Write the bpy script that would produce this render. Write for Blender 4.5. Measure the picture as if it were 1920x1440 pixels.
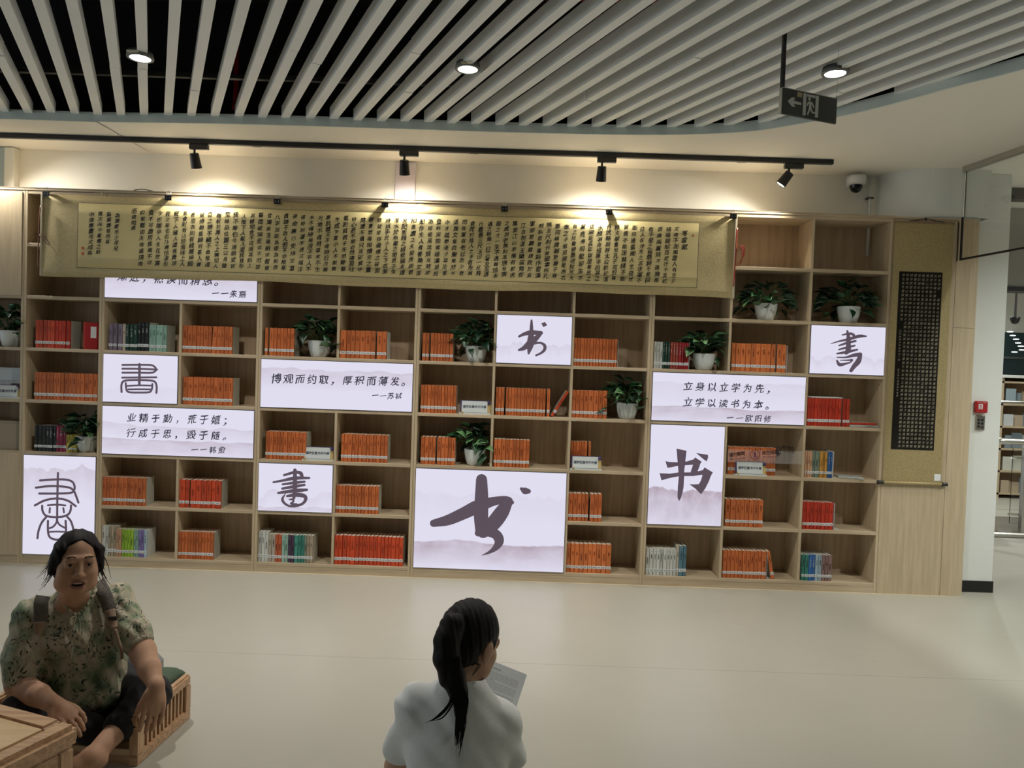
import bpy, bmesh, math, random
import numpy as np
from mathutils import Vector, Matrix
random.seed(7); RNG = np.random.RandomState(3)
PI = math.pi
SC = bpy.context.scene
COL = SC.collection
for _o in list(bpy.data.objects): bpy.data.objects.remove(_o)

# ---------------------------------------------------------------- camera
F = 1400.0
CAMC = np.array([0.0, -5.43859, 1.59919])
def _rot(rx, ry, rz):
    cx, sx, cy, sy, cz, sz = math.cos(rx), math.sin(rx), math.cos(ry), math.sin(ry), math.cos(rz), math.sin(rz)
    return (np.array([[cz, -sz, 0], [sz, cz, 0], [0, 0, 1]]) @ np.array([[1, 0, 0], [0, cx, -sx], [0, sx, cx]])
            @ np.array([[cy, 0, sy], [0, 1, 0], [-sy, 0, cy]]))
CAMR = _rot(-0.02838, -0.03358, 0.00479)
cam = bpy.data.cameras.new('camera'); cam_o = bpy.data.objects.new('camera', cam); COL.objects.link(cam_o)
cam.sensor_fit = 'HORIZONTAL'; cam.sensor_width = 36.0; cam.lens = F / 1920 * 36.0
cam.clip_start = 0.05; cam.clip_end = 200
cam_o.matrix_world = Matrix([[CAMR[0, 0], CAMR[0, 2], -CAMR[0, 1], CAMC[0]], [CAMR[1, 0], CAMR[1, 2], -CAMR[1, 1], CAMC[1]],
                             [CAMR[2, 0], CAMR[2, 2], -CAMR[2, 1], CAMC[2]], [0, 0, 0, 1]])
SC.camera = cam_o
def _ray(px, py): return CAMR @ np.array([px - 960, F, 720 - py]) / F
def PY(px, py, y=0.0):          # point of the world plane y = const seen at a photo pixel (survey helper)
    d = _ray(px, py); return CAMC + d * (y - CAMC[1]) / d[1]
def PZ(px, py, z=0.0):
    d = _ray(px, py); return CAMC + d * (z - CAMC[2]) / d[2]

# ---------------------------------------------------------------- world, exposure
W = bpy.data.worlds.new('world'); SC.world = W; W.use_nodes = True
W.node_tree.nodes['Background'].inputs[0].default_value = (0.84, 0.94, 1.0, 1)
W.node_tree.nodes['Background'].inputs[1].default_value = 1.0
SC.view_settings.view_transform = 'Standard'; SC.view_settings.look = 'None'
SC.view_settings.gamma = 1.0; SC.view_settings.use_curve_mapping = False
SC.view_settings.exposure = 0.28
DOWNLIGHT_W = 16.0
TRACK_W = 33

# ---------------------------------------------------------------- materials
def mat(name, col, rough=0.6, metal=0.0, emit=None, estr=1.0, spec=0.5):
    m = bpy.data.materials.new(name); m.use_nodes = True
    b = m.node_tree.nodes['Principled BSDF']
    b.inputs['Base Color'].default_value = (*col, 1); b.inputs['Roughness'].default_value = rough
    b.inputs['Metallic'].default_value = metal; b.inputs['Specular IOR Level'].default_value = spec
    if emit:
        b.inputs['Emission Color'].default_value = (*emit, 1); b.inputs['Emission Strength'].default_value = estr
    return m
def N(m, typ, **kw):
    n = m.node_tree.nodes.new(typ)
    for k, v in kw.items():
        if k in n.inputs: n.inputs[k].default_value = v
        else: setattr(n, k, v)
    return n
def L(m, a, b): m.node_tree.links.new(a, b)
def ramp(m, stops):
    r = m.node_tree.nodes.new('ShaderNodeValToRGB')
    e = r.color_ramp.elements
    while len(e) < len(stops): e.new(0.5)
    for i, (p, c) in enumerate(stops): e[i].position = p; e[i].color = (*c, 1)
    return r
def noisy(name, c1, c2, scale=(1, 1, 1), nscale=5.0, rough=0.6, bump=0.0, detail=4.0, lo=0.35, hi=0.65, coord='Object', rand=0.0, **kw):
    m = mat(name, c1, rough, **kw); b = m.node_tree.nodes['Principled BSDF']
    tc = N(m, 'ShaderNodeTexCoord'); mp = N(m, 'ShaderNodeMapping'); mp.inputs['Scale'].default_value = scale
    L(m, tc.outputs[coord], mp.inputs[0])
    no = N(m, 'ShaderNodeTexNoise'); no.inputs['Scale'].default_value = nscale; no.inputs['Detail'].default_value = detail
    L(m, mp.outputs[0], no.inputs['Vector'])
    r = ramp(m, [(lo, c1), (hi, c2)]); L(m, no.outputs[0], r.inputs[0])
    out = r.outputs[0]
    if rand:
        oi = N(m, 'ShaderNodeObjectInfo'); hs = N(m, 'ShaderNodeHueSaturation')
        mr = N(m, 'ShaderNodeMapRange'); mr.inputs['To Min'].default_value = 1 - rand; mr.inputs['To Max'].default_value = 1 + rand
        L(m, oi.outputs['Random'], mr.inputs[0]); L(m, mr.outputs[0], hs.inputs['Value']); L(m, out, hs.inputs['Color']); out = hs.outputs[0]
    L(m, out, b.inputs['Base Color'])
    if bump:
        bp = N(m, 'ShaderNodeBump'); bp.inputs['Strength'].default_value = bump; bp.inputs['Distance'].default_value = 0.01
        L(m, no.outputs[0], bp.inputs['Height']); L(m, bp.outputs[0], b.inputs['Normal'])
    return m
M = {}
M['wood'] = noisy('light_oak', (.50, .395, .255), (.60, .48, .32), (14, 14, 0.9), 3.0, 0.5, 0.04, 6, rand=.03)
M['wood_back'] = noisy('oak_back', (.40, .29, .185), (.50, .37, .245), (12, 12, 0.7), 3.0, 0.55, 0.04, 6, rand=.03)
M['wood_flat'] = noisy('oak_flat', (.47, .37, .245), (.58, .465, .315), (0.9, 14, 14), 3.0, 0.45, 0.03, 6, rand=.03)
M['furn'] = noisy('ash_frame', (.40, .235, .125), (.55, .35, .20), (3, 30, 30), 2.2, 0.4, 0.08, 6, lo=.38, hi=.6)
M['furn_v'] = noisy('ash_frame_v', (.42, .25, .135), (.56, .36, .21), (30, 30, 3), 2.2, 0.4, 0.08, 6, lo=.38, hi=.6)
M['furn_p'] = noisy('ash_panel', (.55, .38, .20), (.66, .47, .27), (3, 16, 16), 2.2, 0.4, 0.04, 5)
M['wall'] = noisy('wall_paint', (.82, .80, .72), (.85, .83, .75), nscale=1.3, rough=.85)
M['pier'] = noisy('pier_paint', (.76, .78, .74), (.80, .82, .78), nscale=2.0, rough=.8)
M['soffit'] = noisy('soffit_paint', (.84, .81, .72), (.87, .84, .76), nscale=.8, rough=.85)
M['bluegrey'] = mat('pale_blue_paint', (.42, .50, .50), .6)
M['lilac'] = mat('lilac_trim', (.62, .57, .62), .6)
M['slat'] = noisy('slat_paint', (.84, .87, .85), (.88, .90, .88), nscale=3, rough=.55)
M['fascia'] = noisy('fascia_paint', (.56, .64, .62), (.62, .70, .67), nscale=4, rough=.6)
M['void'] = mat('void_black', (.004, .004, .004), .9)
M['duct'] = mat('duct_dark', (.02, .02, .02), .6)
M['black'] = mat('black_metal', (.008, .008, .009), .4)
M['blackpl'] = mat('black_plastic', (.012, .012, .013), .35)
M['steel'] = mat('brushed_steel', (.55, .53, .49), .32, 1.0)
M['chrome'] = mat('chrome', (.8, .8, .78), .15, 1.0)
M['rim_gleam'] = mat('edge_gleam', (.62, .53, .40), .28, .85)
M['white'] = mat('white_plastic', (.72, .73, .70), .35)
M['pot'] = noisy('pot_ceramic', (.66, .70, .68), (.70, .74, .72), nscale=6, rough=.3)
M['soil'] = noisy('soil', (.02, .014, .009), (.05, .035, .02), nscale=60, rough=.95)
M['ink'] = mat('ink', (.012, .009, .008), .6)
M['gold_ink'] = mat('gilt_ink', (.42, .37, .25), .6)
M['red_seal'] = mat('seal_red', (.55, .07, .03), .6)
M['pipe_red'] = mat('pipe_red', (.35, .01, .008), .45)
M['red'] = mat('signal_red', (.40, .014, .018), .45)
M['grey'] = mat('grey_box', (.16, .17, .17), .5)
M['darkgrey'] = mat('dark_grey', (.06, .06, .055), .5)
M['dark_frame'] = mat('screen_edge', (.09, .09, .10), .4)
M['lamp'] = mat('lamp_glow', (1, 1, 1), .5, emit=(1, .97, .9), estr=18)
M['lamp_s'] = mat('spot_glow', (1, 1, 1), .5, emit=(1, .95, .85), estr=9)
M['far_reflect'] = mat('far_reflection_glow', (1, 1, 1), .5, emit=(.9, 1, .98), estr=3)
M['paper'] = mat('paper', (.80, .83, .84), .7)
M['pages'] = noisy('page_block', (.62, .60, .50), (.72, .69, .58), (200, 2, 2), 3, rough=.8)
M['cushion_g'] = noisy('green_fabric', (.055, .085, .05), (.07, .105, .065), nscale=120, rough=.9, bump=.2)
M['cushion_grey'] = noisy('grey_fabric', (.21, .21, .205), (.26, .26, .25), nscale=150, rough=.95, bump=.2)
M['tape_red'] = mat('tape_red', (.25, .02, .01), .5)

# floor : poured pale terrazzo, faint gloss
def floor_mat():
    m = noisy('floor_cream', (.39, .375, .315), (.43, .415, .35), nscale=.6, rough=.3, detail=6)
    b = m.node_tree.nodes['Principled BSDF']; b.inputs['Specular IOR Level'].default_value = .5
    tc = N(m, 'ShaderNodeTexCoord'); mp = N(m, 'ShaderNodeMapping'); mp.inputs['Scale'].default_value = (1.2, 22, 1)
    L(m, tc.outputs['Object'], mp.inputs[0])
    n = N(m, 'ShaderNodeTexNoise'); n.inputs['Scale'].default_value = 3; L(m, mp.outputs[0], n.inputs['Vector'])
    r = N(m, 'ShaderNodeMapRange'); r.inputs['To Min'].default_value = .26; r.inputs['To Max'].default_value = .42
    L(m, n.outputs[0], r.inputs[0]); L(m, r.outputs[0], b.inputs['Roughness'])
    return m
M['floor'] = floor_mat()
# gold brocade of the scroll mounts
def brocade(name, a, b_, sc):
    m = mat(name, a, .5); p = m.node_tree.nodes['Principled BSDF']; p.inputs['Metallic'].default_value = .25
    p.inputs['Roughness'].default_value = .48
    tc = N(m, 'ShaderNodeTexCoord'); v = N(m, 'ShaderNodeTexVoronoi'); v.inputs['Scale'].default_value = sc
    n = N(m, 'ShaderNodeTexNoise'); n.inputs['Scale'].default_value = sc * .7; n.inputs['Detail'].default_value = 3
    L(m, tc.outputs['Object'], n.inputs['Vector']); L(m, tc.outputs['Object'], v.inputs['Vector'])
    mx = N(m, 'ShaderNodeMath'); mx.operation = 'MULTIPLY'; L(m, v.outputs['Distance'], mx.inputs[0]); L(m, n.outputs[0], mx.inputs[1])
    r = ramp(m, [(.12, a), (.32, b_)]); L(m, mx.outputs[0], r.inputs[0]); L(m, r.outputs[0], p.inputs['Base Color'])
    bp = N(m, 'ShaderNodeBump'); bp.inputs['Strength'].default_value = .35; bp.inputs['Distance'].default_value = .002
    L(m, mx.outputs[0], bp.inputs['Height']); L(m, bp.outputs[0], p.inputs['Normal'])
    return m
M['brocade'] = brocade('gold_brocade', (.39, .305, .14), (.46, .365, .18), 95)
M['brocade2'] = brocade('tan_brocade', (.53, .43, .225), (.60, .49, .26), 80)
M['silk'] = noisy('gold_silk', (.72, .60, .30), (.78, .66, .34), (1, 1, 1), 4, rough=.42, detail=8, metal=.2)
M['blackpaper'] = noisy('black_paper', (.010, .009, .007), (.018, .016, .012), nscale=8, rough=.85, spec=.15)

def screen_mat(name, ridges, warm=0.0):
    """backlit print: pale lavender with ink-wash mountain ridges. ridges = (height, amplitude, frequency, seed, depth, strength)"""
    m = bpy.data.materials.new(name); m.use_nodes = True; nt = m.node_tree
    for n in list(nt.nodes): nt.nodes.remove(n)
    out = N(m, 'ShaderNodeOutputMaterial'); em = N(m, 'ShaderNodeEmission'); L(m, em.outputs[0], out.inputs[0])
    tc = N(m, 'ShaderNodeTexCoord'); sp = N(m, 'ShaderNodeSeparateXYZ'); L(m, tc.outputs['Generated'], sp.inputs[0])
    col = None
    base = (.745 - .01 * warm, .725 - .03 * warm, .865 - .05 * warm)
    prev = N(m, 'ShaderNodeRGB'); prev.outputs[0].default_value = (*base, 1); prev = prev.outputs[0]
    for (h, amp, fr, seed, depth, st) in ridges:
        cx = N(m, 'ShaderNodeCombineXYZ'); L(m, sp.outputs[0], cx.inputs[0]); cx.inputs[1].default_value = seed
        n = N(m, 'ShaderNodeTexNoise'); n.inputs['Scale'].default_value = fr; n.inputs['Detail'].default_value = 4
        L(m, cx.outputs[0], n.inputs['Vector'])
        a = N(m, 'ShaderNodeMath'); a.operation = 'MULTIPLY_ADD'; L(m, n.outputs[0], a.inputs[0]); a.inputs[1].default_value = amp; a.inputs[2].default_value = h - amp * .5
        d = N(m, 'ShaderNodeMath'); d.operation = 'SUBTRACT'; L(m, a.outputs[0], d.inputs[0]); L(m, sp.outputs[2], d.inputs[1])
        r = ramp(m, [(0.0, (0, 0, 0)), (.012, (1, 1, 1)), (depth, (0, 0, 0))]); r.color_ramp.interpolation = 'LINEAR'
        L(m, d.outputs[0], r.inputs[0])
        n2 = N(m, 'ShaderNodeTexNoise'); n2.inputs['Scale'].default_value = 6; n2.inputs['Detail'].default_value = 5; L(m, tc.outputs['Generated'], n2.inputs['Vector'])
        q = N(m, 'ShaderNodeMath'); q.operation = 'MULTIPLY'; L(m, r.outputs[0], q.inputs[0]); L(m, n2.outputs[0], q.inputs[1])
        q2 = N(m, 'ShaderNodeMath'); q2.operation = 'MULTIPLY'; q2.use_clamp = True; L(m, q.outputs[0], q2.inputs[0]); q2.inputs[1].default_value = st * 1.8
        mx = N(m, 'ShaderNodeMixRGB'); L(m, q2.outputs[0], mx.inputs[0]); L(m, prev, mx.inputs[1]); mx.inputs[2].default_value = (.46, .37, .44, 1)
        prev = mx.outputs[0]
    L(m, prev, em.inputs[0]); em.inputs[1].default_value = 0.82
    return m
M['glyph'] = mat('screen_ink', (.03, .025, .03), .5, emit=(.085, .062, .085), estr=.85, spec=.2)
M['glyph2'] = mat('screen_ink_fine', (.02, .02, .025), .5, emit=(.03, .028, .045), estr=1.0, spec=.2)

# ---------------------------------------------------------------- mesh helpers
def link(name, me, m=None, parent=None, loc=None, rot=None, scale=None):
    o = bpy.data.objects.new(name, me); COL.objects.link(o)
    if m is not None and me is not None and not me.materials:
        for x in (m if isinstance(m, (list, tuple)) else [m]): me.materials.append(x)
    if parent is not None: o.parent = parent
    if loc is not None: o.location = loc
    if rot is not None: o.rotation_euler = rot
    if scale is not None: o.scale = scale
    return o
def bm_new(): return bmesh.new()
def fin(bm, name, m, parent=None, smooth=False, **kw):
    bmesh.ops.recalc_face_normals(bm, faces=bm.faces)
    me = bpy.data.meshes.new(name); bm.to_mesh(me); bm.free()
    if smooth: me.polygons.foreach_set('use_smooth', [True] * len(me.polygons))
    return link(name, me, m, parent, **kw)
def box(bm, x0, x1, y0, y1, z0, z1, bev=0.0, mi=0):
    vs = [bm.verts.new((x, y, z)) for x in (x0, x1) for y in (y0, y1) for z in (z0, z1)]
    fs = [bm.faces.new([vs[i] for i in q]) for q in ((0, 1, 3, 2), (4, 6, 7, 5), (0, 4, 5, 1), (2, 3, 7, 6), (0, 2, 6, 4), (1, 5, 7, 3))]
    for f in fs: f.material_index = mi
    if bev > 0:
        es = list({e for f in fs for e in f.edges})
        bmesh.ops.bevel(bm, geom=es, offset=bev, segments=1, affect='EDGES', profile=.5)
    return vs
def boxo(name, x0, x1, y0, y1, z0, z1, m, parent=None, bev=0.0):
    bm = bm_new(); box(bm, x0, x1, y0, y1, z0, z1, bev); return fin(bm, name, m, parent)
def obox(bm, c, ax, ay, az, mi=0):
    """oriented box, half vectors"""
    c = Vector(c); ax, ay, az = Vector(ax), Vector(ay), Vector(az)
    vs = [bm.verts.new(c + sx * ax + sy * ay + sz * az) for sx in (-1, 1) for sy in (-1, 1) for sz in (-1, 1)]
    for q in ((0, 1, 3, 2), (4, 6, 7, 5), (0, 4, 5, 1), (2, 3, 7, 6), (0, 2, 6, 4), (1, 5, 7, 3)):
        bm.faces.new([vs[i] for i in q]).material_index = mi
def lathe(bm, prof, n=24, c=(0, 0, 0), mi=0):
    rings = []
    for r, z in prof:
        if r < 1e-6: rings.append([bm.verts.new((c[0], c[1], c[2] + z))])
        else: rings.append([bm.verts.new((c[0] + r * math.cos(2 * PI * i / n), c[1] + r * math.sin(2 * PI * i / n), c[2] + z)) for i in range(n)])
    for a, b in zip(rings, rings[1:]):
        for i in range(n):
            j = (i + 1) % n
            q = [a[i % len(a)], a[j % len(a)], b[j % len(b)], b[i % len(b)]]
            u = []
            for v in q:
                if v not in u: u.append(v)
            if len(u) > 2:
                try: bm.faces.new(u).material_index = mi
                except ValueError: pass
def tube(bm, pts, r, n=8, caps=True, mi=0):
    pts = [Vector(p) for p in pts]; k = len(pts)
    rr = r if isinstance(r, (list, tuple)) else [r] * k
    rings = []; up = None
    for i, p in enumerate(pts):
        t = (pts[min(i + 1, k - 1)] - pts[max(i - 1, 0)]).normalized()
        if up is None:
            up = Vector((0, 0, 1)) if abs(t.z) < .9 else Vector((1, 0, 0))
        a = t.cross(up).normalized(); b = a.cross(t).normalized(); up = b
        rings.append([bm.verts.new(p + rr[i] * (math.cos(2 * PI * j / n) * a + math.sin(2 * PI * j / n) * b)) for j in range(n)])
    for A, B in zip(rings, rings[1:]):
        for j in range(n): bm.faces.new([A[j], A[(j + 1) % n], B[(j + 1) % n], B[j]]).material_index = mi
    if caps:
        bm.faces.new(rings[0]).material_index = mi; bm.faces.new(rings[-1][::-1]).material_index = mi
def spline(pts, n=6):
    P = [np.array(p, float) for p in pts]; P = [2 * P[0] - P[1]] + P + [2 * P[-1] - P[-2]]
    out = []
    for i in range(1, len(P) - 2):
        for k in range(n):
            t = k / n
            out.append(.5 * (2 * P[i] + (P[i + 1] - P[i - 1]) * t + (2 * P[i - 1] - 5 * P[i] + 4 * P[i + 1] - P[i + 2]) * t * t
                             + (-P[i - 1] + 3 * P[i] - 3 * P[i + 1] + P[i + 2]) * t ** 3))
    out.append(P[-2]); return out
def thing(name, label, cat, loc=(0, 0, 0), rotz=0, group=None):
    o = bpy.data.objects.new(name, None); COL.objects.link(o); o.empty_display_size = .05
    o.location = loc; o.rotation_euler = (0, 0, rotz); return tag(o, label, cat, group)
def tag(o, label, cat, group=None):
    o['label'] = label; o['category'] = cat
    if group: o['group'] = group
    return o
def structure(o): o['kind'] = 'structure'; return o
def from_np(name, V, Fc, m, parent=None, smooth=False, mi=None):
    me = bpy.data.meshes.new(name); me.from_pydata([tuple(v) for v in V], [], [tuple(f) for f in Fc])
    o = link(name, me, m, parent)
    if smooth: me.polygons.foreach_set('use_smooth', [True] * len(me.polygons))
    if mi is not None: me.polygons.foreach_set('material_index', mi)
    return o

# ---------------------------------------------------------------- writing
_glyph = {}
def load_glyphs(chars, bold=0.0):
    todo = [c for c in sorted(set(chars)) if (c, bold) not in _glyph and not c.isspace()]
    tmp = []
    for ch in todo:
        cu = bpy.data.curves.new('g', 'FONT'); cu.body = ch; cu.resolution_u = 2; cu.offset = bold
        o = bpy.data.objects.new('g', cu); COL.objects.link(o); tmp.append((ch, o, cu))
    dg = bpy.context.evaluated_depsgraph_get(); dg.update()
    for ch, o, cu in tmp:
        me = o.evaluated_get(dg).to_mesh()
        V = np.array([v.co[:2] for v in me.vertices]).reshape(-1, 2); Fc = [tuple(p.vertices) for p in me.polygons]
        w = (V[:, 0].max() + V[:, 0].min()) if len(V) else .5
        _glyph[(ch, bold)] = (V, Fc, w)
    for ch, o, cu in tmp: bpy.data.objects.remove(o); bpy.data.curves.remove(cu)
def write(items, to3, bold=0.0, hand=0.0, name='inscription', m=None, parent=None, rs=None):
    """items: (char, cx, cy, size) in a flat frame; to3(x, y) gives the 3-D point; hand adds a brushed irregularity"""
    load_glyphs([i[0] for i in items]); rs = rs or RNG; shifts = [(0, 0)] if bold <= 0 else [(-.5, -.3), (.5, .3), (0, .5)]
    AV, AF = [], []; n = 0
    for ch, cx, cy, s in items:
        if ch.isspace(): continue
        V, Fc, w = _glyph[(ch, 0.0)]
        if not len(V): continue
        cjk = ord(ch) > 0x2e80
        U = V.copy()
        U[:, 0] -= (.5 if cjk else w / 2); U[:, 1] -= (.38 if cjk else .35)
        if hand:
            a, b, c, d = rs.uniform(-1, 1, 4)
            x, y = U[:, 0].copy(), U[:, 1].copy()
            U[:, 0] = x * (1 + .08 * a * hand) + .14 * hand * y + hand * .035 * np.sin(7 * y + 3 * a) + hand * .02 * np.sin(13 * x + 5 * b)
            U[:, 1] = y * (1 + .08 * b * hand) + .13 * hand * x + hand * .035 * np.sin(7 * x + 4 * c) + hand * .02 * np.sin(15 * y + 6 * d)
        U *= s; U[:, 0] += cx; U[:, 1] += cy
        for si, (hx, hy) in enumerate(shifts):
            Q = np.array([to3(x + hx * bold * s * 2, y + hy * bold * s * 2) for x, y in U]); Q[:, 1] -= .00007 * si
            AV.append(Q); AF += [tuple(i + n for i in f) for f in Fc]; n += len(U)
    return from_np(name, np.concatenate(AV), AF, m, parent)
def strokes(name, lst, to3, m, parent, scale=1.0):
    """brush strokes: list of [(x, y, width), ...] polylines in a flat frame"""
    V, Fc = [], []
    for si, st in enumerate(lst):
        P = spline(st, 5) if len(st) > 2 else [np.array(p, float) for p in st]
        if len(st) == 1: P = [np.array(st[0], float), np.array(st[0], float) + [1e-4, 0, 0]]
        n0 = len(V); k = len(P); Lf, Rt = [], []
        for i, p in enumerate(P):
            t = P[min(i + 1, k - 1)][:2] - P[max(i - 1, 0)][:2]; t = t / (np.hypot(*t) + 1e-9); nn = np.array([-t[1], t[0]]); w = max(p[2], 2e-4) / 2
            Lf.append(p[:2] + nn * w); Rt.append(p[:2] - nn * w)
            if i == 0: t0 = t
            if i == k - 1: t1 = t
        cap = lambda c, t, w, s: [c + w * (math.cos(a) * np.array([-t[1], t[0]]) * 1 + s * math.sin(a) * t) for a in np.linspace(0, PI, 7)[1:-1]]
        end = cap(P[-1][:2], t1, max(P[-1][2], 2e-4) / 2, 1); start = cap(P[0][:2], t0, max(P[0][2], 2e-4) / 2, -1)
        dz = .00012 * si
        for q in Lf + Rt + end + start: V.append(to3(q[0], q[1], dz))
        for i in range(k - 1): Fc.append((n0 + i, n0 + i + 1, n0 + k + i + 1, n0 + k + i))
        e = n0 + 2 * k; ne = len(end)
        Fc.append(tuple([n0 + k - 1] + list(range(e, e + ne)) + [n0 + 2 * k - 1]))
        Fc.append(tuple([n0] + list(range(e + ne, e + 2 * ne)) + [n0 + k]))
    return from_np(name, V, Fc, m, parent)
# ================================================================ ROOM
ZC = 3.11                     # soffit
fl = boxo('floor', -9, 12, -9, 9, -.1, 0, M['floor']); structure(fl)
# hairline joints of the floor slabs
bm = bm_new()
for y in (-1.50, -4.4): box(bm, -9, 12, y - .0015, y + .0015, -.001, .0004)
fin(bm, 'joint', mat('joint', (.36, .33, .27), .6), fl)
WB = .31
wb = boxo('wall_back', -9, 3.0, WB, WB + .15, 0, 3.4, M['wall']); structure(wb)
# thin hairline cracks / cable on the wall
wl = boxo('wall_light_block', -9.15, -9, -9, 9, 3.12, 4.2, M['void']); structure(wl)  # unseen black panel, added to keep side light out of the ceiling void
wr = boxo('wall_right', 12, 12.15, -9, 9, 0, 4.2, M['wall']); structure(wr)
wf = boxo('wall_front', -9, 12, -9.15, -9, 0, 4.2, mat('front_wall_paint', (.32, .32, .31), .9)); structure(wf)
# pilaster strips on the back wall
structure(boxo('trim_1', -.97, -.815, WB - .03, WB + .01, 2.6, 3.093, M['lilac'], bev=.003))
structure(boxo('trim_2', -4.2, -3.935, WB - .05, WB + .01, 2.6, 3.105, M['bluegrey']))
structure(boxo('trim_3', -3.935, -3.86, WB - .06, WB + .01, 2.6, 3.105, M['wall'], bev=.002))

# fluid soffit edge
edge = [(-9, -.45), (-3.5, -.43), (-2.78, -.435), (-2.04, -.475), (-1.2, -.49), (-.29, -.49), (.41, -.505), (.96, -.55), (1.41, -.665), (1.675, -.846),
        (1.906, -1.053), (2.09, -1.29), (2.244, -1.523), (2.42, -1.748), (2.75, -2.3), (2.95, -3.0), (3.0, -4.2), (3.0, -9)]
E = [np.array(p) for p in spline(edge, 5)]
V, Fc = [], []
for p in E: V += [(p[0], p[1], ZC), (p[0] if p[1] > -2.3 else p[0], p[1], 3.9)]
n = len(E)
# soffit sheet: between edge curve and back wall / right side
bm = bm_new()
outer = []
for p in E:
    # partner on the far outline
    if p[0] < 2.2: outer.append((p[0], 6.5))
    else: outer.append((12, 6.5))
    t = 0
lo = [bm.verts.new((p[0], p[1], ZC)) for p in E]
k_end = max(i for i, p in enumerate(E) if p[0] < 1.9)
top = [bm.verts.new((p[0], 7.0, ZC)) for p in E[:k_end + 1]]
for i in range(k_end): bm.faces.new([lo[i], lo[i + 1], top[i + 1], top[i]])
rt = [bm.verts.new((12, p[1], ZC)) for p in E[k_end:]]
for i in range(k_end, n - 1): bm.faces.new([lo[i], lo[i + 1], rt[i + 1 - k_end], rt[i - k_end]])
c = bm.verts.new((12, 7.0, ZC)); bm.faces.new([lo[k_end], rt[0], c, top[k_end]])
r = bmesh.ops.extrude_face_region(bm, geom=list(bm.faces))
bmesh.ops.translate(bm, vec=(0, 0, .03), verts=[v for v in r['geom'] if isinstance(v, bmesh.types.BMVert)])
ceil = fin(bm, 'ceiling', M['soffit']); structure(ceil)
# vertical fascia band following the curve
bm = bm_new()
def band(z0, z1, th):
    ra = []
    for i, p in enumerate(E):
        t = E[min(i + 1, n - 1)] - E[max(i - 1, 0)]; t = t / np.hypot(*t); nn = np.array([t[1], -t[0]])
        q = p + nn * th
        ra.append([bm.verts.new((p[0], p[1], z0)), bm.verts.new((p[0], p[1], z1)), bm.verts.new((q[0], q[1], z1)), bm.verts.new((q[0], q[1], z0))])
    for a, b in zip(ra, ra[1:]):
        for j in range(4): bm.faces.new([a[j], a[(j + 1) % 4], b[(j + 1) % 4], b[j]])
band(ZC - .002, ZC + .062, .012)
fa = fin(bm, 'trim_4', M['fascia']); structure(fa)
# black void above
vd = boxo('ceiling_2', -9.2, 12.2, -9.2, 7, 3.95, 4.0, M['void']); structure(vd)
bm = bm_new()
ra = []
for p in E: ra.append((bm.verts.new((p[0], p[1] + .10, ZC + .031)), bm.verts.new((p[0], p[1] + .10, 3.95))))
for a, b in zip(ra, ra[1:]): bm.faces.new([a[0], b[0], b[1], a[1]])
structure(fin(bm, 'trim_5', M['void'], vd))
# slats: 5 x 11 cm baffles, 14 cm pitch, running 26 deg off the view axis
SL = ZC + .045
dirv = np.array([-math.sin(math.radians(26.0)), math.cos(math.radians(26.0))]); nrm = np.array([dirv[1], -dirv[0]])
base0 = PZ(812 / 3, 640 / 3, SL)[:2]           # the slat that looks vertical
def hit_edge(o):
    hits = []
    for a, b in zip(E, E[1:]):
        d = b - a; A = np.array([[dirv[0], -d[0]], [dirv[1], -d[1]]])
        if abs(np.linalg.det(A)) < 1e-9: continue
        s, u = np.linalg.solve(A, a - o)
        if -1e-6 <= u <= 1 + 1e-6 and s > 0: hits.append(s)
    return sorted(hits)
SW, SH = .049, .072
srs = random.Random(5)
slat_n = 0
for k in range(-16, 48):
    o = base0 + nrm * (.1395 * k)
    o = o - dirv * 8
    hs = hit_edge(o)
    if not hs: continue
    s1 = hs[-1]; inside = o[0] < 3.0
    s0 = max(0.0, (-6.2 - o[1]) / dirv[1]) if inside else hs[0] + .01
    if not inside and len(hs) < 2: continue
    s0 = max(s0, (-6.2 - o[1]) / dirv[1])
    if s1 - s0 < .3: continue
    cuts = [s0]; nx = s0 + srs.uniform(.5, 3)
    while nx < s1 - .4: cuts.append(nx); nx += 2.9
    cuts.append(s1 - .004)
    for a, b in zip(cuts, cuts[1:]):
        dz = srs.uniform(-.003, .004); dx = srs.uniform(-.003, .003)
        bm = bm_new(); c2 = o + dirv * ((a + b) / 2) + nrm * dx; hl = (b - a) / 2 - .0012
        obox(bm, (c2[0], c2[1], SL + SH / 2 + dz), (dirv[0] * hl, dirv[1] * hl, 0), (nrm[0] * SW / 2, nrm[1] * SW / 2, 0), (0, 0, SH / 2))
        fin(bm, 'slat', M['slat'], ceil); slat_n += 1
print('slats', slat_n)
# carrier rails and little hanger clips on top of the slats
for i, yy in enumerate((-.95, -2.2, -3.4)):
    bm = bm_new(); box(bm, -6, 2.3 if i < 2 else 2.7, yy - .015, yy + .015, SL + SH + .004, SL + SH + .03)
    fin(bm, 'carrier_rail', M['duct'], ceil)
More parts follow.
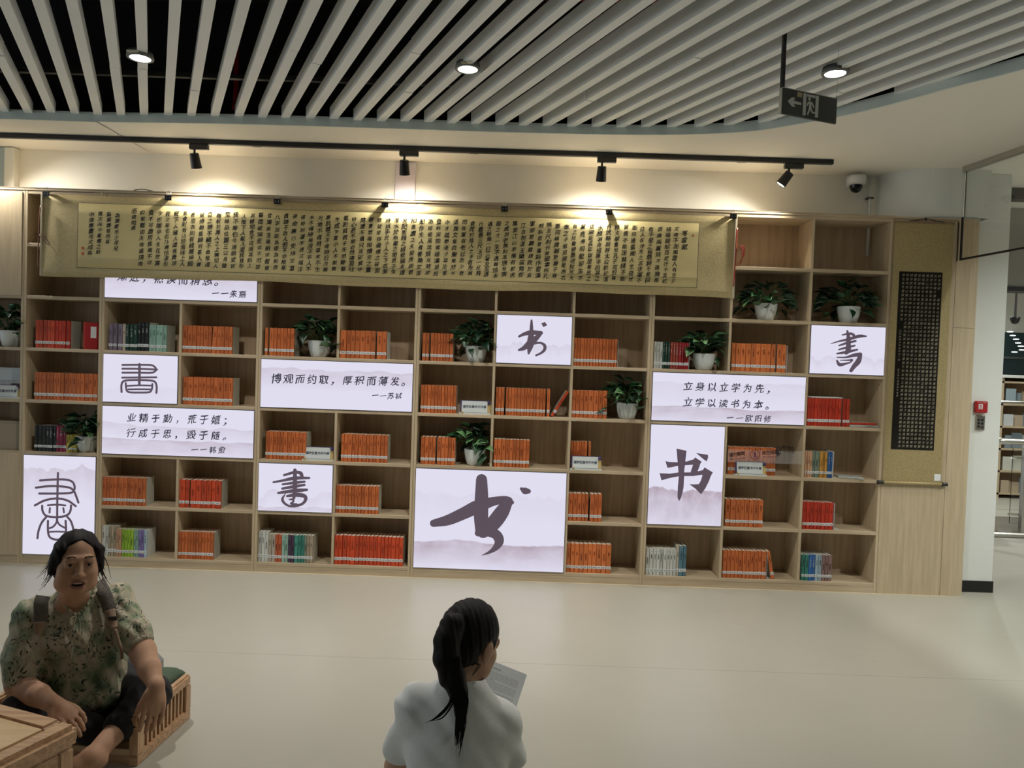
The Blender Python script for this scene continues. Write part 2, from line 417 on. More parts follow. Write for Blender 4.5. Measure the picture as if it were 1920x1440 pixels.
# dim services inside the void
duct = thing('air_duct', 'dark rectangular air duct above the slatted ceiling, behind the left downlight', 'duct', (-2.2, -1.9, 3.55))
boxo('duct_body', -1.8, 1.8, -.25, .25, 0, .3, M['duct'], duct, bev=.01); boxo('flange', -.02, .02, -.27, .27, -.02, .32, M['duct'], duct)
def sprinkler(px, py, z, top, label, lean=0):
    p = PZ(px, py, z); t = thing('sprinkler', label, 'sprinkler', (p[0], p[1], z))
    bm = bm_new(); tube(bm, [(0, 0, .04), (0, 0, .10), (lean * .3, .02, top - z)], .016, 10); fin(bm, 'drop_pipe', M['pipe_red'], t, True)
    bm = bm_new(); lathe(bm, [(0, .03), (.022, .03), (.024, .05), (.022, .085), (0, .085)], 12); fin(bm, 'coupling', M['pipe_red'], t, True)
    bm = bm_new(); lathe(bm, [(0, -.012), (.014, -.012), (.014, -.009), (.004, -.007), (.004, .03), (0, .03)], 12); fin(bm, 'nozzle', M['steel'], t, True)
sprinkler(441, 216, ZC + .07, 3.94, 'red sprinkler pipe between slats on the left, above the second track spot')
sprinkler(1115, 228, ZC + .07, 3.94, 'short red sprinkler drop near the curved edge, above the fourth track spot')
bm = bm_new(); tube(bm, [(-2.05, -1.0, 3.75), (1.4, -1.0, 3.75)], .02, 8)
tag(fin(bm, 'sprinkler_pipe', M['pipe_red']), 'dark red horizontal sprinkler main high in the black ceiling void', 'pipe')

# recessed-look round downlights hanging in the slat plane
def downlight(x, y, label, group='round downlights in the slatted ceiling', pw=1.0):
    t = thing('downlight', label, 'ceiling light', (x, y, SL - .012), 0, group)
    bm = bm_new(); lathe(bm, [(.052, 0), (.066, 0), (.068, .006), (.062, .034), (.0, .034)], 32); fin(bm, 'housing', M['grey'], t, True)
    bm = bm_new(); lathe(bm, [(0, .004), (.053, .004), (.053, .012), (0, .012)], 32); fin(bm, 'lens', M['lamp'], t)
    bm = bm_new(); box(bm, -.03, .03, -.085, -.078, .0, .012); fin(bm, 'clip', M['chrome'], t)
    ld = bpy.data.lights.new('downlight_beam', 'AREA'); ld.shape = 'DISK'; ld.size = .1; ld.energy = DOWNLIGHT_W * pw; ld.color = (1, .965, .90); ld.spread = math.radians(125)
    lo_ = bpy.data.objects.new('downlight_beam', ld); COL.objects.link(lo_); lo_.parent = t; lo_.location = (0, 0, -.004)
for (px, py, lb) in ((263, 110, 'left round downlight on the vertical-looking slat'), (877, 131, 'middle round downlight beside a cut slat end'), (1566, 139, 'right round downlight behind the hanging exit sign')):
    p = PZ(px, py, SL - .012); downlight(p[0], p[1], 'bright ' + lb)
for i, (x, y) in enumerate(((-4.1, -2.9), (-1.9, -3.6), (-.2, -4.6), (1.2, -3.1), (2.4, -5.2), (-3.2, -5.4), (.9, -6.8), (-2.0, -7.2))):
    if y > -4.5 and x > -2.5 or i > 5: continue
    downlight(x, y, 'round downlight in the slatted ceiling behind the viewpoint', pw=.05)
# unseen downlights over the right side, added and boosted to brighten the pier
for x, y in ((3.7, -2.2), (5.3, -.8), (6.2, 1.6), (5.6, 4.0), (7.6, -3.4)):
    t = thing('downlight', 'unseen flush round downlight added in the plain soffit to light the right side', 'ceiling light', (x, y, ZC), 0, 'added flush downlights of the right soffit')
    bm = bm_new(); lathe(bm, [(.06, -.004), (.075, -.004), (.076, .0), (0, .0)], 24); fin(bm, 'ring', M['white'], t, True)
    bm = bm_new(); lathe(bm, [(0, -.003), (.06, -.003), (.06, -.001), (0, -.001)], 24); fin(bm, 'lens', M['lamp'], t)
    ld = bpy.data.lights.new('downlight_beam', 'AREA'); ld.shape = 'DISK'; ld.size = .1; ld.energy = DOWNLIGHT_W * 2.0; ld.color = (.96, 1, .97); ld.spread = math.radians(150)
    lo_ = bpy.data.objects.new('downlight_beam', ld); COL.objects.link(lo_); lo_.parent = t; lo_.location = (0, 0, -.008)

# ---------------------------------------------------------------- track lights
TY = -.10
trk = thing('lighting_track', 'long black ceiling track carrying five spotlights above the bookcase', 'track', (0, TY, ZC))
x_end = PZ(1560, 304, ZC - .02)[0]
boxo('rail', -6, x_end, -.018, .018, -.034, -.002, M['black'], trk, bev=.003)
boxo('end_cap', x_end, x_end + .012, -.019, .019, -.035, -.001, M['blackpl'], trk, bev=.003)
for x in (-1.9, -.35, 1.55): boxo('joiner', x - .03, x + .03, -.020, .020, -.036, -.02, M['blackpl'], trk)
def spot(px, aim, label):
    x = PZ(px, 290, ZC - .05)[0]
    t = thing('track_spot', label, 'spotlight', (x, TY, ZC - .036), 0, 'spotlights on the black track')
    bm = bm_new(); box(bm, -.035, .10, -.017, .017, -.036, 0, .004); fin(bm, 'adapter', M['blackpl'], t)
    bm = bm_new(); tube(bm, [(0, 0, -.03), (0, 0, -.075)], .0075, 10); lathe(bm, [(0, -.04), (.016, -.036), (.016, -.03), (0, -.03)], 12); fin(bm, 'stem', M['black'], t, True)
    d = Vector(aim).normalized(); c = Vector((0, 0, -.075))
    q = d.to_track_quat('-Z', 'Y'); R_ = q.to_matrix()
    bm = bm_new(); lathe(bm, [(0, .012), (.029, .012), (.031, .008), (.037, -.088), (.038, -.09), (.034, -.09), (.033, -.082), (.0, -.082)], 24)
    bmesh.ops.transform(bm, matrix=Matrix.Translation(c) @ R_.to_4x4(), verts=bm.verts); fin(bm, 'lamp_head', M['black'], t, True)
    bm = bm_new(); lathe(bm, [(0, -.0815), (.0325, -.0815), (.0325, -.086), (0, -.087)], 24)
    bmesh.ops.transform(bm, matrix=Matrix.Translation(c) @ R_.to_4x4(), verts=bm.verts); fin(bm, 'lens', M['lamp_s'], t, True)
    ld = bpy.data.lights.new('spot_beam', 'SPOT'); ld.energy = TRACK_W; ld.color = (1, .95, .84); ld.spot_size = math.radians(150); ld.spot_blend = 1.0; ld.shadow_soft_size = .02
    lo_ = bpy.data.objects.new('spot_beam', ld); COL.objects.link(lo_); lo_.parent = t; lo_.location = c + d * .092; lo_.rotation_euler = q.to_euler()
spot(14, (.62, .16, -.75), 'leftmost black track spot, tilted to the right')
spot(388, (.02, .45, -1), 'second black track spot from the left, turned to the wall')
spot(760, (.0, .45, -1), 'third black track spot, pointing straight down, next to the lilac pilaster')
spot(1133, (.0, .45, -1), 'fourth black track spot, pointing straight down')
spot(1508, (-.52, .18, -.75), 'rightmost black track spot, tilted down to the left')

# ---------------------------------------------------------------- curved column, pier, right side
bm = bm_new()
cx, cy, cr = 3.09, .42, .41
pts = [(cx + cr * math.cos(a), cy + cr * math.sin(a)) for a in np.linspace(PI * 1.12, PI * 1.5, 18)] + [(3.22, .01), (3.40, .03), (3.40, .9), (2.6, .9)]
lo = [bm.verts.new((x, y, 2.76)) for x, y in pts]; hi = [bm.verts.new((x, y, ZC)) for x, y in pts]
for i in range(len(pts)): bm.faces.new([lo[i], lo[(i + 1) % len(pts)], hi[(i + 1) % len(pts)], hi[i]])
bm.faces.new(hi)
structure(fin(bm, 'wall_column', M['pier']))
structure(boxo('wall_pier', 3.384, 3.617, .13, .75, 0, ZC, M['pier'], bev=.004))
structure(boxo('baseboard_right', 3.3835, 3.622, .122, .76, 0, .085, M['black']))
bm = bm_new(); box(bm, 3.2005, 3.2035, -.002, .02, 2.76, ZC); structure(fin(bm, 'trim_6', M['darkgrey']))
# water pipe with clamp beside the column
pp = PY(1630, 400, .27)
t = thing('wall_pipe', 'thin white painted pipe with a black clamp, below the dome camera', 'pipe', (pp[0], .27, 0))
bm = bm_new(); tube(bm, [(0, 0, 2.5), (0, 0, 3.1)], .011, 10); fin(bm, 'pipe_run', M['white'], t, True)
bm = bm_new(); box(bm, -.022, .022, -.014, .03, 2.93, 2.942); fin(bm, 'clamp', M['darkgrey'], t)
# dome camera
p = PY(1604, 325, .22)
t = thing('dome_camera', 'white dome security camera with black lens on the wall by the column', 'camera', (p[0], .20, 3.03))
bm = bm_new(); lathe(bm, [(0, .05), (.066, .05), (.069, .03), (.066, -.005), (.052, -.02), (.05, -.02), (0, -.015)], 32); fin(bm, 'body', M['white'], t, True)
bm = bm_new(); lathe(bm, [(.046, -.015), (.044, -.04), (.032, -.062), (.015, -.073), (0, -.076)], 28); fin(bm, 'dome', mat('smoked_dome', (.01, .01, .012), .08), t, True)
bm = bm_new(); box(bm, -.03, .03, .03, .115, -.01, .06, .006); fin(bm, 'bracket', M['white'], t)
bm = bm_new(); tube(bm, [(0.0, -.035, -.05), (0.0, -.052, -.058)], .012, 12); fin(bm, 'lens', M['blackpl'], t)

# smoke barrier glass hanging from the soffit
g0 = np.array([3.165, -.03]); gd = np.array([.14, -1.0]); gd /= np.hypot(*gd)
def gpt(s): return g0 + gd * s
t = thing('smoke_barrier', 'clear glass smoke barrier hung from a grey ceiling rail at the column', 'glass barrier', (g0[0], g0[1], ZC))
t.rotation_euler = (0, 0, math.atan2(gd[1], gd[0]))
boxo('top_rail', 0, 5, -.02, .02, -.042, 0, M['steel'], t, bev=.003)
m = mat('barrier_glass', (1, 1, 1), 0.02); m.node_tree.nodes['Principled BSDF'].inputs['Transmission Weight'].default_value = 1; m.node_tree.nodes['Principled BSDF'].inputs['IOR'].default_value = 1.45
M['glass'] = m
boxo('pane', .012, 4.98, -.005, .005, -.655, -.04, M['glass'], t)
boxo('bottom_edge', .0, 5, -.008, .008, -.668, -.655, M['black'], t)
boxo('end_edge', 0, .012, -.008, .008, -.66, -.36, M['black'], t)
bm = bm_new(); tube(bm, [(.13, .021, -.02), (.13, .025, -.02)], .009, 12); fin(bm, 'bolt', M['chrome'], t)

# fire call point and socket on the pier
p = PY(1838, 763, .12)
t = thing('fire_call_point', 'red square fire alarm call point with a small white emblem on the pier', 'alarm', (p[0], .128, p[2]))
boxo('case', -.045, .045, -.03, 0, -.044, .044, M['red'], t, bev=.006)
boxo('emblem', -.026, .004, -.0315, -.029, -.016, .022, M['white'], t)
bm = bm_new(); tube(bm, [(-.011, -.0325, .010), (-.011, -.0315, .010)], .006, 12); box(bm, -.019, -.003, -.0325, -.031, -.010, -.004); fin(bm, 'button', M['red'], t)
write([(c_, -.030 + i * .0115, .034, .008) for i, c_ in enumerate('手动火灾报警')], lambda x, y: (x, -.0305, y), name='lettering', m=M['white'], parent=t)
p = PY(1838, 793, .12)
t = thing('wall_socket', 'grey metal socket plate with five dark ports below the red call point', 'socket', (p[0], .128, p[2]))
boxo('plate', -.034, .034, -.012, 0, -.055, .055, M['steel'], t, bev=.004)
bm = bm_new()
for x, z in ((-.014, .022), (-.014, -.002), (-.014, -.026), (.012, .022), (.012, -.004)):
    tube(bm, [(x, -.0135, z), (x, -.011, z)], .0085, 12)
fin(bm, 'port', M['blackpl'], t)
boxo('key_switch', .004, .020, -.016, -.011, -.040, -.022, M['chrome'], t)

# exit sign
a = PY(1463, 189, -1.95); b_ = np.array([0, 0, 0])
A3 = np.array(PZ(1463, 213, 2.80)); B3 = np.array(PZ(1566, 233, 2.80))
dA = B3 - A3; wid = float(np.hypot(dA[0], dA[1])); ang = math.atan2(dA[1], dA[0])
t = thing('exit_sign', 'hanging grey exit sign with white arrow and running figure in a doorway', 'sign', (A3[0], A3[1], 2.80), ang)
hgt = .118
boxo('plate', 0, wid, -.006, .006, 0, hgt, M['darkgrey'], t, bev=.001)
boxo('frame_edge', -.004, 0, -.008, .008, 0, hgt, M['steel'], t); boxo('frame_top', 0, wid, -.008, .008, hgt, hgt + .003, M['steel'], t)
es = mat('sign_white', (.62, .64, .60), .5)
def es3(x, y): return (x * wid, -.0072, y * hgt)
def poly(nm, ps, m=es, off=0):
    bm = bm_new(); vs = [bm.verts.new((x * wid, -.0068 - off, y * hgt)) for x, y in ps]; bm.faces.new(vs)
    r = bmesh.ops.extrude_face_region(bm, geom=list(bm.faces)); bmesh.ops.translate(bm, vec=(0, -.0006, 0), verts=[v for v in r['geom'] if isinstance(v, bmesh.types.BMVert)])
    return fin(bm, nm, m, t)
poly('arrow', [(.10, .52), (.17, .70), (.235, .70), (.205, .58), (.345, .56), (.345, .46), (.205, .46), (.24, .34), (.18, .34)])
poly('door_post', [(.375, .96), (.43, .96), (.43, .10), (.375, .08)]); poly('door_post', [(.60, .96), (.655, .96), (.655, .10), (.60, .09)])
poly('door_head', [(.44, .95), (.59, .95), (.59, .85), (.44, .85)])
fig = [[(.487, .77, .05)], [(.45, .50, .02), (.47, .62, .025), (.53, .62, .03), (.57, .48, .02)], [(.50, .62, .045), (.505, .45, .045)],
       [(.50, .44, .03), (.485, .30, .028), (.465, .16, .025)], [(.51, .44, .03), (.545, .27, .028), (.61, .27, .02)]]
fs = [[(x * wid, y * hgt, w * wid) for x, y, w in s] for s in fig]
strokes('running_figure', fs, lambda x, y, dz: (x, -.0075 - dz, y), es, t)
poly('sticker', [(.265, .95), (.355, .95), (.355, .76), (.265, .76)], mat('sticker', (.45, .38, .22), .6))
boxo('hanger_rod', -.004, .014, -.006, .006, hgt, .48, M['black'], t)
bm = bm_new()
for i in range(30): lathe(bm, [(0, -.004), (.0022, 0), (0, .004)], 6, (wid, 0, hgt + .006 + i * .0095))
fin(bm, 'hanger_chain', M['steel'], t)

# ---------------------------------------------------------------- far hall on the right
structure(boxo('wall_far', 2.5, 12, 6.5, 6.6, 0, 1.3, M['wall']))
structure(boxo('wall_far_2', 2.5, 12, 6.5, 6.6, 2.35, 3.4, M['wall']))
structure(boxo('wall_bulkhead', 3.75, 8.5, 1.2, 1.35, 2.42, ZC, mat('bulkhead', (.36, .35, .32), .8)))
structure(boxo('trim_7', 3.75, 8.5, 1.18, 1.36, 2.38, 2.42, M['black']))
structure(boxo('trim_8', 3.62, 8.5, .5, .6, 3.02, ZC, M['darkgrey']))
win = boxo('window_1', 2.5, 12, 6.53, 6.55, 1.3, 2.35, None or mat('night_glass', (.02, .06, .07), .06, spec=.8)); structure(win)
for i in range(7): boxo('mullion', 3 + i * 1.3, 3.05 + i * 1.3, 6.49, 6.53, 1.3, 2.35, M['grey'], win)
boxo('transom', 2.5, 12, 6.49, 6.53, 1.93, 1.96, M['grey'], win)
# glowing discs that imitate downlight reflections in the far window glass
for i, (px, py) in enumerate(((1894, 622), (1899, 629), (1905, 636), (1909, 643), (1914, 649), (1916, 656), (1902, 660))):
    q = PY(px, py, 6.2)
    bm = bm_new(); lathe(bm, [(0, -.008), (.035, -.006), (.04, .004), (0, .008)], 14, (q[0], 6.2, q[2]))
    tag(fin(bm, 'far_reflection', M['far_reflect'], None, True), 'small glowing disc imitating a downlight reflection in the dark far window beyond the pier', 'lamp', 'imitated reflections in the far window')
p = PY(1903, 603, 3.0)
t = thing('dome_camera', 'small dark dome camera under the ceiling of the far hall', 'camera', (p[0], 3.0, p[2]))
bm = bm_new(); lathe(bm, [(0, .05), (.05, .05), (.05, .03), (.04, .0), (.03, -.02), (0, -.03)], 20); fin(bm, 'dome', M['blackpl'], t, True)
bm = bm_new(); tube(bm, [(0, 0, .05), (0, 0, ZC - p[2])], .012, 8); fin(bm, 'stem', M['darkgrey'], t)
# far low bookcase
bx = PY(1880, 700, 4.6)[0]
t = thing('bookcase', 'low far bookcase with a rounded corner beyond the glass railing', 'bookcase', (bx, 4.6, 0))
bm = bm_new(); 
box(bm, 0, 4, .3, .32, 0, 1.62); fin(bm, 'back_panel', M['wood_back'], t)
for i in range(8): boxo('divider', i * .62, i * .62 + .03, 0, .3, 0, 1.62, M['wood'], t)
for k in range(6): boxo('shelf', 0, 4.4, 0, .3, .05 + k * .3, .075 + k * .3, M['wood_flat'], t)
boxo('top_panel', -.02, 4.4, -.02, .32, 1.62, 1.66, M['white'], t, bev=.005)
bkc = [mat('far_book_%d' % i, c, .6) for i, c in enumerate(((.55, .58, .58), (.30, .38, .42), (.45, .36, .25), (.6, .6, .52), (.2, .25, .28)))]
for k in range(1, 6):
    for j in range(2):
        x = .05 + j * .62 + srs.uniform(0, .05)
        for i in range(3):
            w = srs.uniform(.07, .15); h = srs.uniform(.14, .21)
            o = boxo('display_book', bx + x, bx + x + w, 4.62 + .02 * i, 4.65 + .02 * i, .0755 + (k - 1) * .3, .0755 + (k - 1) * .3 + h, bkc[srs.randrange(5)], None, bev=.002)
            tag(o, 'small far book facing out on shelf %d from the floor beyond the railing' % k, 'book', 'far books beyond the railing'); x += w + .015
# glass railing
rl = thing('glass_railing', 'stainless steel railing with clear glass panes behind the white pier', 'railing', (0, 0, 0))
r0 = np.array(PZ(1866, 1003, 0)); 
bm = bm_new(); tube(bm, spline([(4.62, 2.9, 1.17), (4.72, 2.6, 1.10), (4.93, 2.22, .985), (5.1, 2.15, .97), (6.6, 2.10, .97)], 6), .032, 14); fin(bm, 'handrail', M['steel'], rl, True)
bm = bm_new(); tube(bm, [(4.7, 2.8, .95), (5.3, 2.8, 1.35), (6.6, 2.8, 1.36)], .018, 10); fin(bm, 'upper_rail', M['steel'], rl, True)
boxo('pane', 5.13, 6.4, 2.235, 2.245, .12, .90, M['glass'], rl); boxo('pane', 4.80, 5.06, 2.395, 2.405, .16, .95, M['glass'], rl)
def railpost(x, y, h, w):
    bm = bm_new(); obox(bm, (x, y, h / 2 + .04), (w, 0, 0), (0, .025, 0), (0, 0, h / 2)); fin(bm, 'post', M['steel'], rl)
railpost(5.22, 2.16, .86, .035); railpost(4.93, 2.62, .95, .07)
for x, z in ((5.15, .80), (5.15, .22)):
    bm = bm_new(); tube(bm, [(x - .06, 2.2, z), (x + .08, 2.2, z)], .012, 8); fin(bm, 'clamp', M['chrome'], rl)
for x, z in ((4.99, .90), (4.99, .35)):
    bm = bm_new(); tube(bm, [(x - .07, 2.5, z), (x + .1, 2.5, z)], .014, 8); fin(bm, 'clamp', M['chrome'], rl)
boxo('kerb', 4.72, 5.12, 2.45, 2.95, .06, .20, M['steel'], rl, bev=.01)
boxo('base_plate', 4.70, 7, 2.08, 3.0, 0, .05, M['steel'], rl, bev=.012)
# ================================================================ BOOKCASE WALL
UX = [-3.605, -3.033, -1.879, -.728, .974, 2.689]
def ZL(k): return .061 + .38 * k
TH = .012; HM = .0195; HN = .009; DEP = .285
BAYS = {'A': (UX[0], UX[1])}
def splitb(a, b, names):
    w = (b - a) / len(names)
    for i, nme in enumerate(names): BAYS[nme] = (a + w * i, a + w * (i + 1))
splitb(UX[1], UX[2], 'BC'); splitb(UX[2], UX[3], 'DE'); splitb(UX[3], UX[4], 'FGH'); splitb(UX[4], UX[5], 'IJK'); BAYS['L'] = (-4.177, UX[0]); BAYS['M'] = (-4.749, -4.177)
MAJ = set(round(u, 3) for u in UX)
def inner(cname):
    a, b = BAYS[cname]
    ia = a + (HM if any(abs(a - u) < .002 for u in UX) else HN); ib = b - (HM if any(abs(b - u) < .002 for u in UX) else HN)
    return ia, ib
def Xat(px, z, y):
    u = (px - 960) / F; a = CAMR[:, 0] - u * CAMR[:, 1]
    return CAMC[0] - (a[1] * (y - CAMC[1]) + a[2] * (z - CAMC[2])) / a[0]
# screens: (columns, row0, row1)
SCR = [('BC', 5, 5), ('B', 3, 3), ('BC', 2, 2), ('A', 0, 1), ('DE', 3, 3), ('D', 1, 1), ('G', 4, 4), ('FG', 0, 1), ('IJ', 3, 3), ('I', 1, 2), ('K', 4, 4)]
def covered(cn, level):      # is there a screen across the shelf at this level?
    return any(cn in s[0] and s[1] < level <= s[2] for s in SCR)
def unit(x0, x1, cols, label):
    t = thing('bookcase', label, 'bookcase', (x0, 0, 0)); X0 = x0
    boxo('side_panel', .0008, HM, 0, DEP, 0, ZL(7) + TH, M['wood'], t, bev=.0012)
    boxo('side_panel', x1 - x0 - HM, x1 - x0 - .0008, 0, DEP, 0, ZL(7) + TH, M['wood'], t, bev=.0012)
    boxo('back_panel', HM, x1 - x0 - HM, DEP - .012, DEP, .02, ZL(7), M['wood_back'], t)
    boxo('plinth', HM, x1 - x0 - HM, .002, .02, 0, ZL(0) - TH - .001, M['wood_flat'], t)
    boxo('top_panel', -.0, x1 - x0, -.003, DEP, ZL(7) + TH + .0008, ZL(7) + TH + .016, M['wood_flat'], t, bev=.0015)
    boxo('top_gleam', 0, x1 - x0, -.0045, .012, ZL(7) + TH + .0165, ZL(7) + TH + .022, M['rim_gleam'], t)  # metallic strip added to imitate the gleam of grazing light on wood
    for k in range(8):
        run = None
        for i, cn in enumerate(cols + '|'):
            cov = cn == '|' or (covered(cn, k) and k not in (0, 7))
            if not cov and run is None: run = i
            if cov and run is not None:
                a = inner(cols[run])[0] if run == 0 else BAYS[cols[run]][0]; b = inner(cols[i - 1])[1] if i == len(cols) else BAYS[cols[i - 1]][1]
                boxo('shelf', a - X0 + (.0005 if run == 0 else -HN), b - X0 + (HN if i < len(cols) else -.0005), .001, DEP - .012, ZL(k) - TH, ZL(k) + TH, M['wood_flat'], t, bev=.0012)
                run = None
    for i in range(1, len(cols)):
        xb = BAYS[cols[i]][0]
        for k in range(7):
            if any(cols[i] in s[0] and cols[i - 1] in s[0] and s[1] <= k <= s[2] for s in SCR): continue
            boxo('divider', xb - X0 - HN, xb - X0 + HN, .0015, DEP - .012, ZL(k) + TH + .0003, ZL(k + 1) - TH - .0003, M['wood'], t, bev=.001)
    # shelf-pin holes
    bm = bm_new()
    for cn in cols:
        a, b = inner(cn)
        for k in range(7):
            for yy in (.06, .22):
                for zz in (.03, .33):
                    box(bm, a - X0 - .0001, a - X0 + .0006, yy - .003, yy + .003, ZL(k) + zz - .003, ZL(k) + zz + .003)
                    box(bm, b - X0 - .0006, b - X0 + .0001, yy - .003, yy + .003, ZL(k) + zz - .003, ZL(k) + zz + .003)
    fin(bm, 'pin_holes', M['black'], t)
    return t
unit(UX[0], UX[1], 'A', 'oak bookcase unit one compartment wide beside the left cupboard')
unit(UX[1], UX[2], 'BC', 'oak bookcase unit two compartments wide, second open unit from the left')
unit(UX[2], UX[3], 'DE', 'oak bookcase unit two compartments wide, left of the biggest screen')
unit(UX[3], UX[4], 'FGH', 'oak bookcase unit three compartments wide holding the biggest screen')
unit(UX[4], UX[5], 'IJK', 'oak bookcase unit three compartments wide beside the hanging black scroll')
lu = unit(-4.749, UX[0], 'ML', 'oak bookcase unit with cupboard doors at the left edge')
for cn in 'LM':
    a, b = inner(cn)
    dd = boxo('door', a + 4.749 - .002, b + 4.749 + .002, -.004, .014, ZL(5) + TH * .6, ZL(7) - .002, M['wood'], lu, bev=.002)
    dd = boxo('door', a + 4.749 - .002, b + 4.749 + .002, -.004, .014, ZL(0) + .002, ZL(2) - TH * .5, M['wood'], lu, bev=.002)
# end cabinet with rounded corner
ec = thing('end_cabinet', 'tall plain oak end cabinet with rounded corner behind the black scroll', 'cabinet', (UX[5], 0, 0))
EW = 3.155 - UX[5]
boxo('front_panel', .001, EW - .001, 0, .018, 0, ZL(7) + TH, M['wood'], ec, bev=.0015)
def rounded(z0, z1, nm):
    bm = bm_new(); pr = [(EW + .001, 0.0)] + [(EW + .075 + .15 * math.sin(a), .15 - .15 * math.cos(a)) for a in np.linspace(0, PI / 2, 10)] + [(EW + .225, .30)]
    pr2 = [(x - .014 if i else x, y + .014) for i, (x, y) in enumerate(pr)]
    ring = pr + pr2[::-1]
    lo = [bm.verts.new((x, y, z0)) for x, y in ring]; hi = [bm.verts.new((x, y, z1)) for x, y in ring]; k = len(ring)
    for i in range(k): bm.faces.new([lo[i], lo[(i + 1) % k], hi[(i + 1) % k], hi[i]])
    h = k // 2
    for i in range(h - 1):
        bm.faces.new([hi[i], hi[i + 1], hi[k - 2 - i], hi[k - 1 - i]]); bm.faces.new([lo[i], lo[i + 1], lo[k - 2 - i], lo[k - 1 - i]])
    return fin(bm, nm, M['wood'], ec)
rounded(0, ZL(5) - .0015, 'curved_panel'); rounded(ZL(5) + .0015, ZL(7) + TH, 'curved_panel')
boxo('top_panel', 0, EW + .16, -.003, DEP, ZL(7) + TH + .0008, ZL(7) + TH + .016, M['wood_flat'], ec, bev=.0015)
bm = bm_new(); tube(bm, [(EW + .002, -.003, 2.72), (EW + .002, -.003, 2.44)], .004, 6)
fin(bm, 'edge_strip', M['black'], ec)
# stain-like grout line where the plinth meets the floor
bm = bm_new(); box(bm, -4.7, 3.2, -.012, .003, -.002, .0016)
structure(fin(bm, 'baseboard_back', mat('sealant', (.60, .52, .36), .6)))

# ---------------------------------------------------------------- screens
RID = {('BC', 5): [(.62, .25, 2.2, 1.0, .6, .55)], ('B', 3): [(.30, .5, 2.6, 2.0, .5, .10)], ('BC', 2): [(.62, .5, 3.2, 3.0, .3, .32), (.34, .35, 2.4, 4.4, .4, .6)],
       ('A', 0): [(.88, .35, 4.2, 5.0, .35, .42)], ('DE', 3): [(.82, .35, 3.0, 6.0, .45, .45)], ('D', 1): [(.36, .7, 3.6, 7.0, .3, .2), (.1, .2, 3, 9, .2, .4)],
       ('G', 4): [(.40, .6, 5.0, 8.0, .25, .25)], ('FG', 0): [(.75, .5, 3.0, 9.5, .3, .12), (.27, .2, 2.0, 10.0, .28, .95)],
       ('IJ', 3): [(.8, .3, 2.4, 11.0, .45, .2), (.3, .28, 1.8, 12.5, .34, .75)], ('I', 1): [(.36, .3, 3.0, 13.0, .45, .95)], ('K', 4): [(.36, .7, 5.0, 14.0, .22, .25)]}
SLAB = {('BC', 5): 'backlit quote screen half hidden under the gold scroll', ('B', 3): 'small backlit screen with squat seal-script character left of an orange row',
        ('BC', 2): 'wide backlit screen with a two-line quote at the left', ('A', 0): 'tall backlit screen with seal-script character behind the seated woman',
        ('DE', 3): 'wide backlit screen with a one-line quote', ('D', 1): 'small backlit screen with rounded brush character low, left of the biggest screen',
        ('G', 4): 'small backlit screen with running-hand character between plant and orange books', ('FG', 0): 'biggest backlit screen with sweeping cursive character and a dot',
        ('IJ', 3): 'wide backlit screen with a two-line quote at the right', ('I', 1): 'tall backlit screen with bold character above reddish mountains',
        ('K', 4): 'small backlit screen with bold slanted character under the rightmost plant'}
SY = -.004
screens = {}
for cols, r0_, r1_ in SCR:
    a = inner(cols[0])[0]; b = inner(cols[-1])[1]; z0 = ZL(r0_) + TH; z1 = ZL(r1_ + 1) - TH
    t = thing('display_screen', SLAB[(cols, r0_)], 'screen', ((a + b) / 2, SY, (z0 + z1) / 2), 0, 'backlit calligraphy screens')
    hw = (b - a) / 2; hh = (z1 - z0) / 2
    bm = bm_new()
    box(bm, -hw + .0008, hw - .0008, 0, .04, -hh + .0008, hh - .0008); fin(bm, 'housing', M['dark_frame'], t)
    o = boxo('lit_panel', -hw + .0035, hw - .0035, -.003, .0, -hh + .004, hh - .004, screen_mat('screen_%s%d' % (cols.lower(), r0_), RID[(cols, r0_)]), t)
    screens[(cols, r0_)] = (t, (a + b) / 2, (z0 + z1) / 2, hw, hh)
def onscreen(key):
    t, cx, cz, hw, hh = screens[key]
    return t, (lambda x, y, dz=0: (x, -.0036 - dz, y))
def crop_to_local(key, sx, ox, sy, oy):
    """photo survey -> the print's own flat frame"""
    t, cx, cz, hw, hh = screens[key]
    def f(x, y):
        p = PY(ox + x / sx, oy + y / sy, SY); return p[0] - cx, p[2] - cz
    return f
def glyph_strokes(key, lst, s, ox, oy, wk=1.0):
    f = crop_to_local(key, s, ox, s, oy); t, to3 = onscreen(key); k = 5.4346 / F / s * wk
    strokes('brush_character', [[(*f(x, y), w * k) for x, y, w in st] for st in lst], to3, M['glyph'], t)
def P_(pts, w): return [(x, y, w) for x, y in pts]
w = 15
glyph_strokes(('B', 3), [P_([(920, 497), (1040, 496), (1130, 498), (1160, 510), (1172, 530), (1160, 548), (1130, 556), (1040, 555), (920, 555)], w), P_([(920, 525), (1050, 526), (1180, 532)], w),
    P_([(918, 592), (1050, 591), (1175, 590)], w), P_([(1048, 492), (1048, 560), (1047, 645)], 20), P_([(914, 700), (913, 650), (925, 622), (960, 612), (1045, 610), (1130, 614), (1165, 625), (1177, 660), (1175, 706)], 16),
    P_([(945, 632), (948, 670), (958, 695), (985, 703), (1045, 704), (1110, 703), (1132, 695), (1143, 670), (1145, 640)], w), P_([(950, 655), (1045, 650), (1140, 652)], 13), P_([(965, 680), (1045, 679), (1130, 680)], 13)], 4, 0, 560)
w = 17
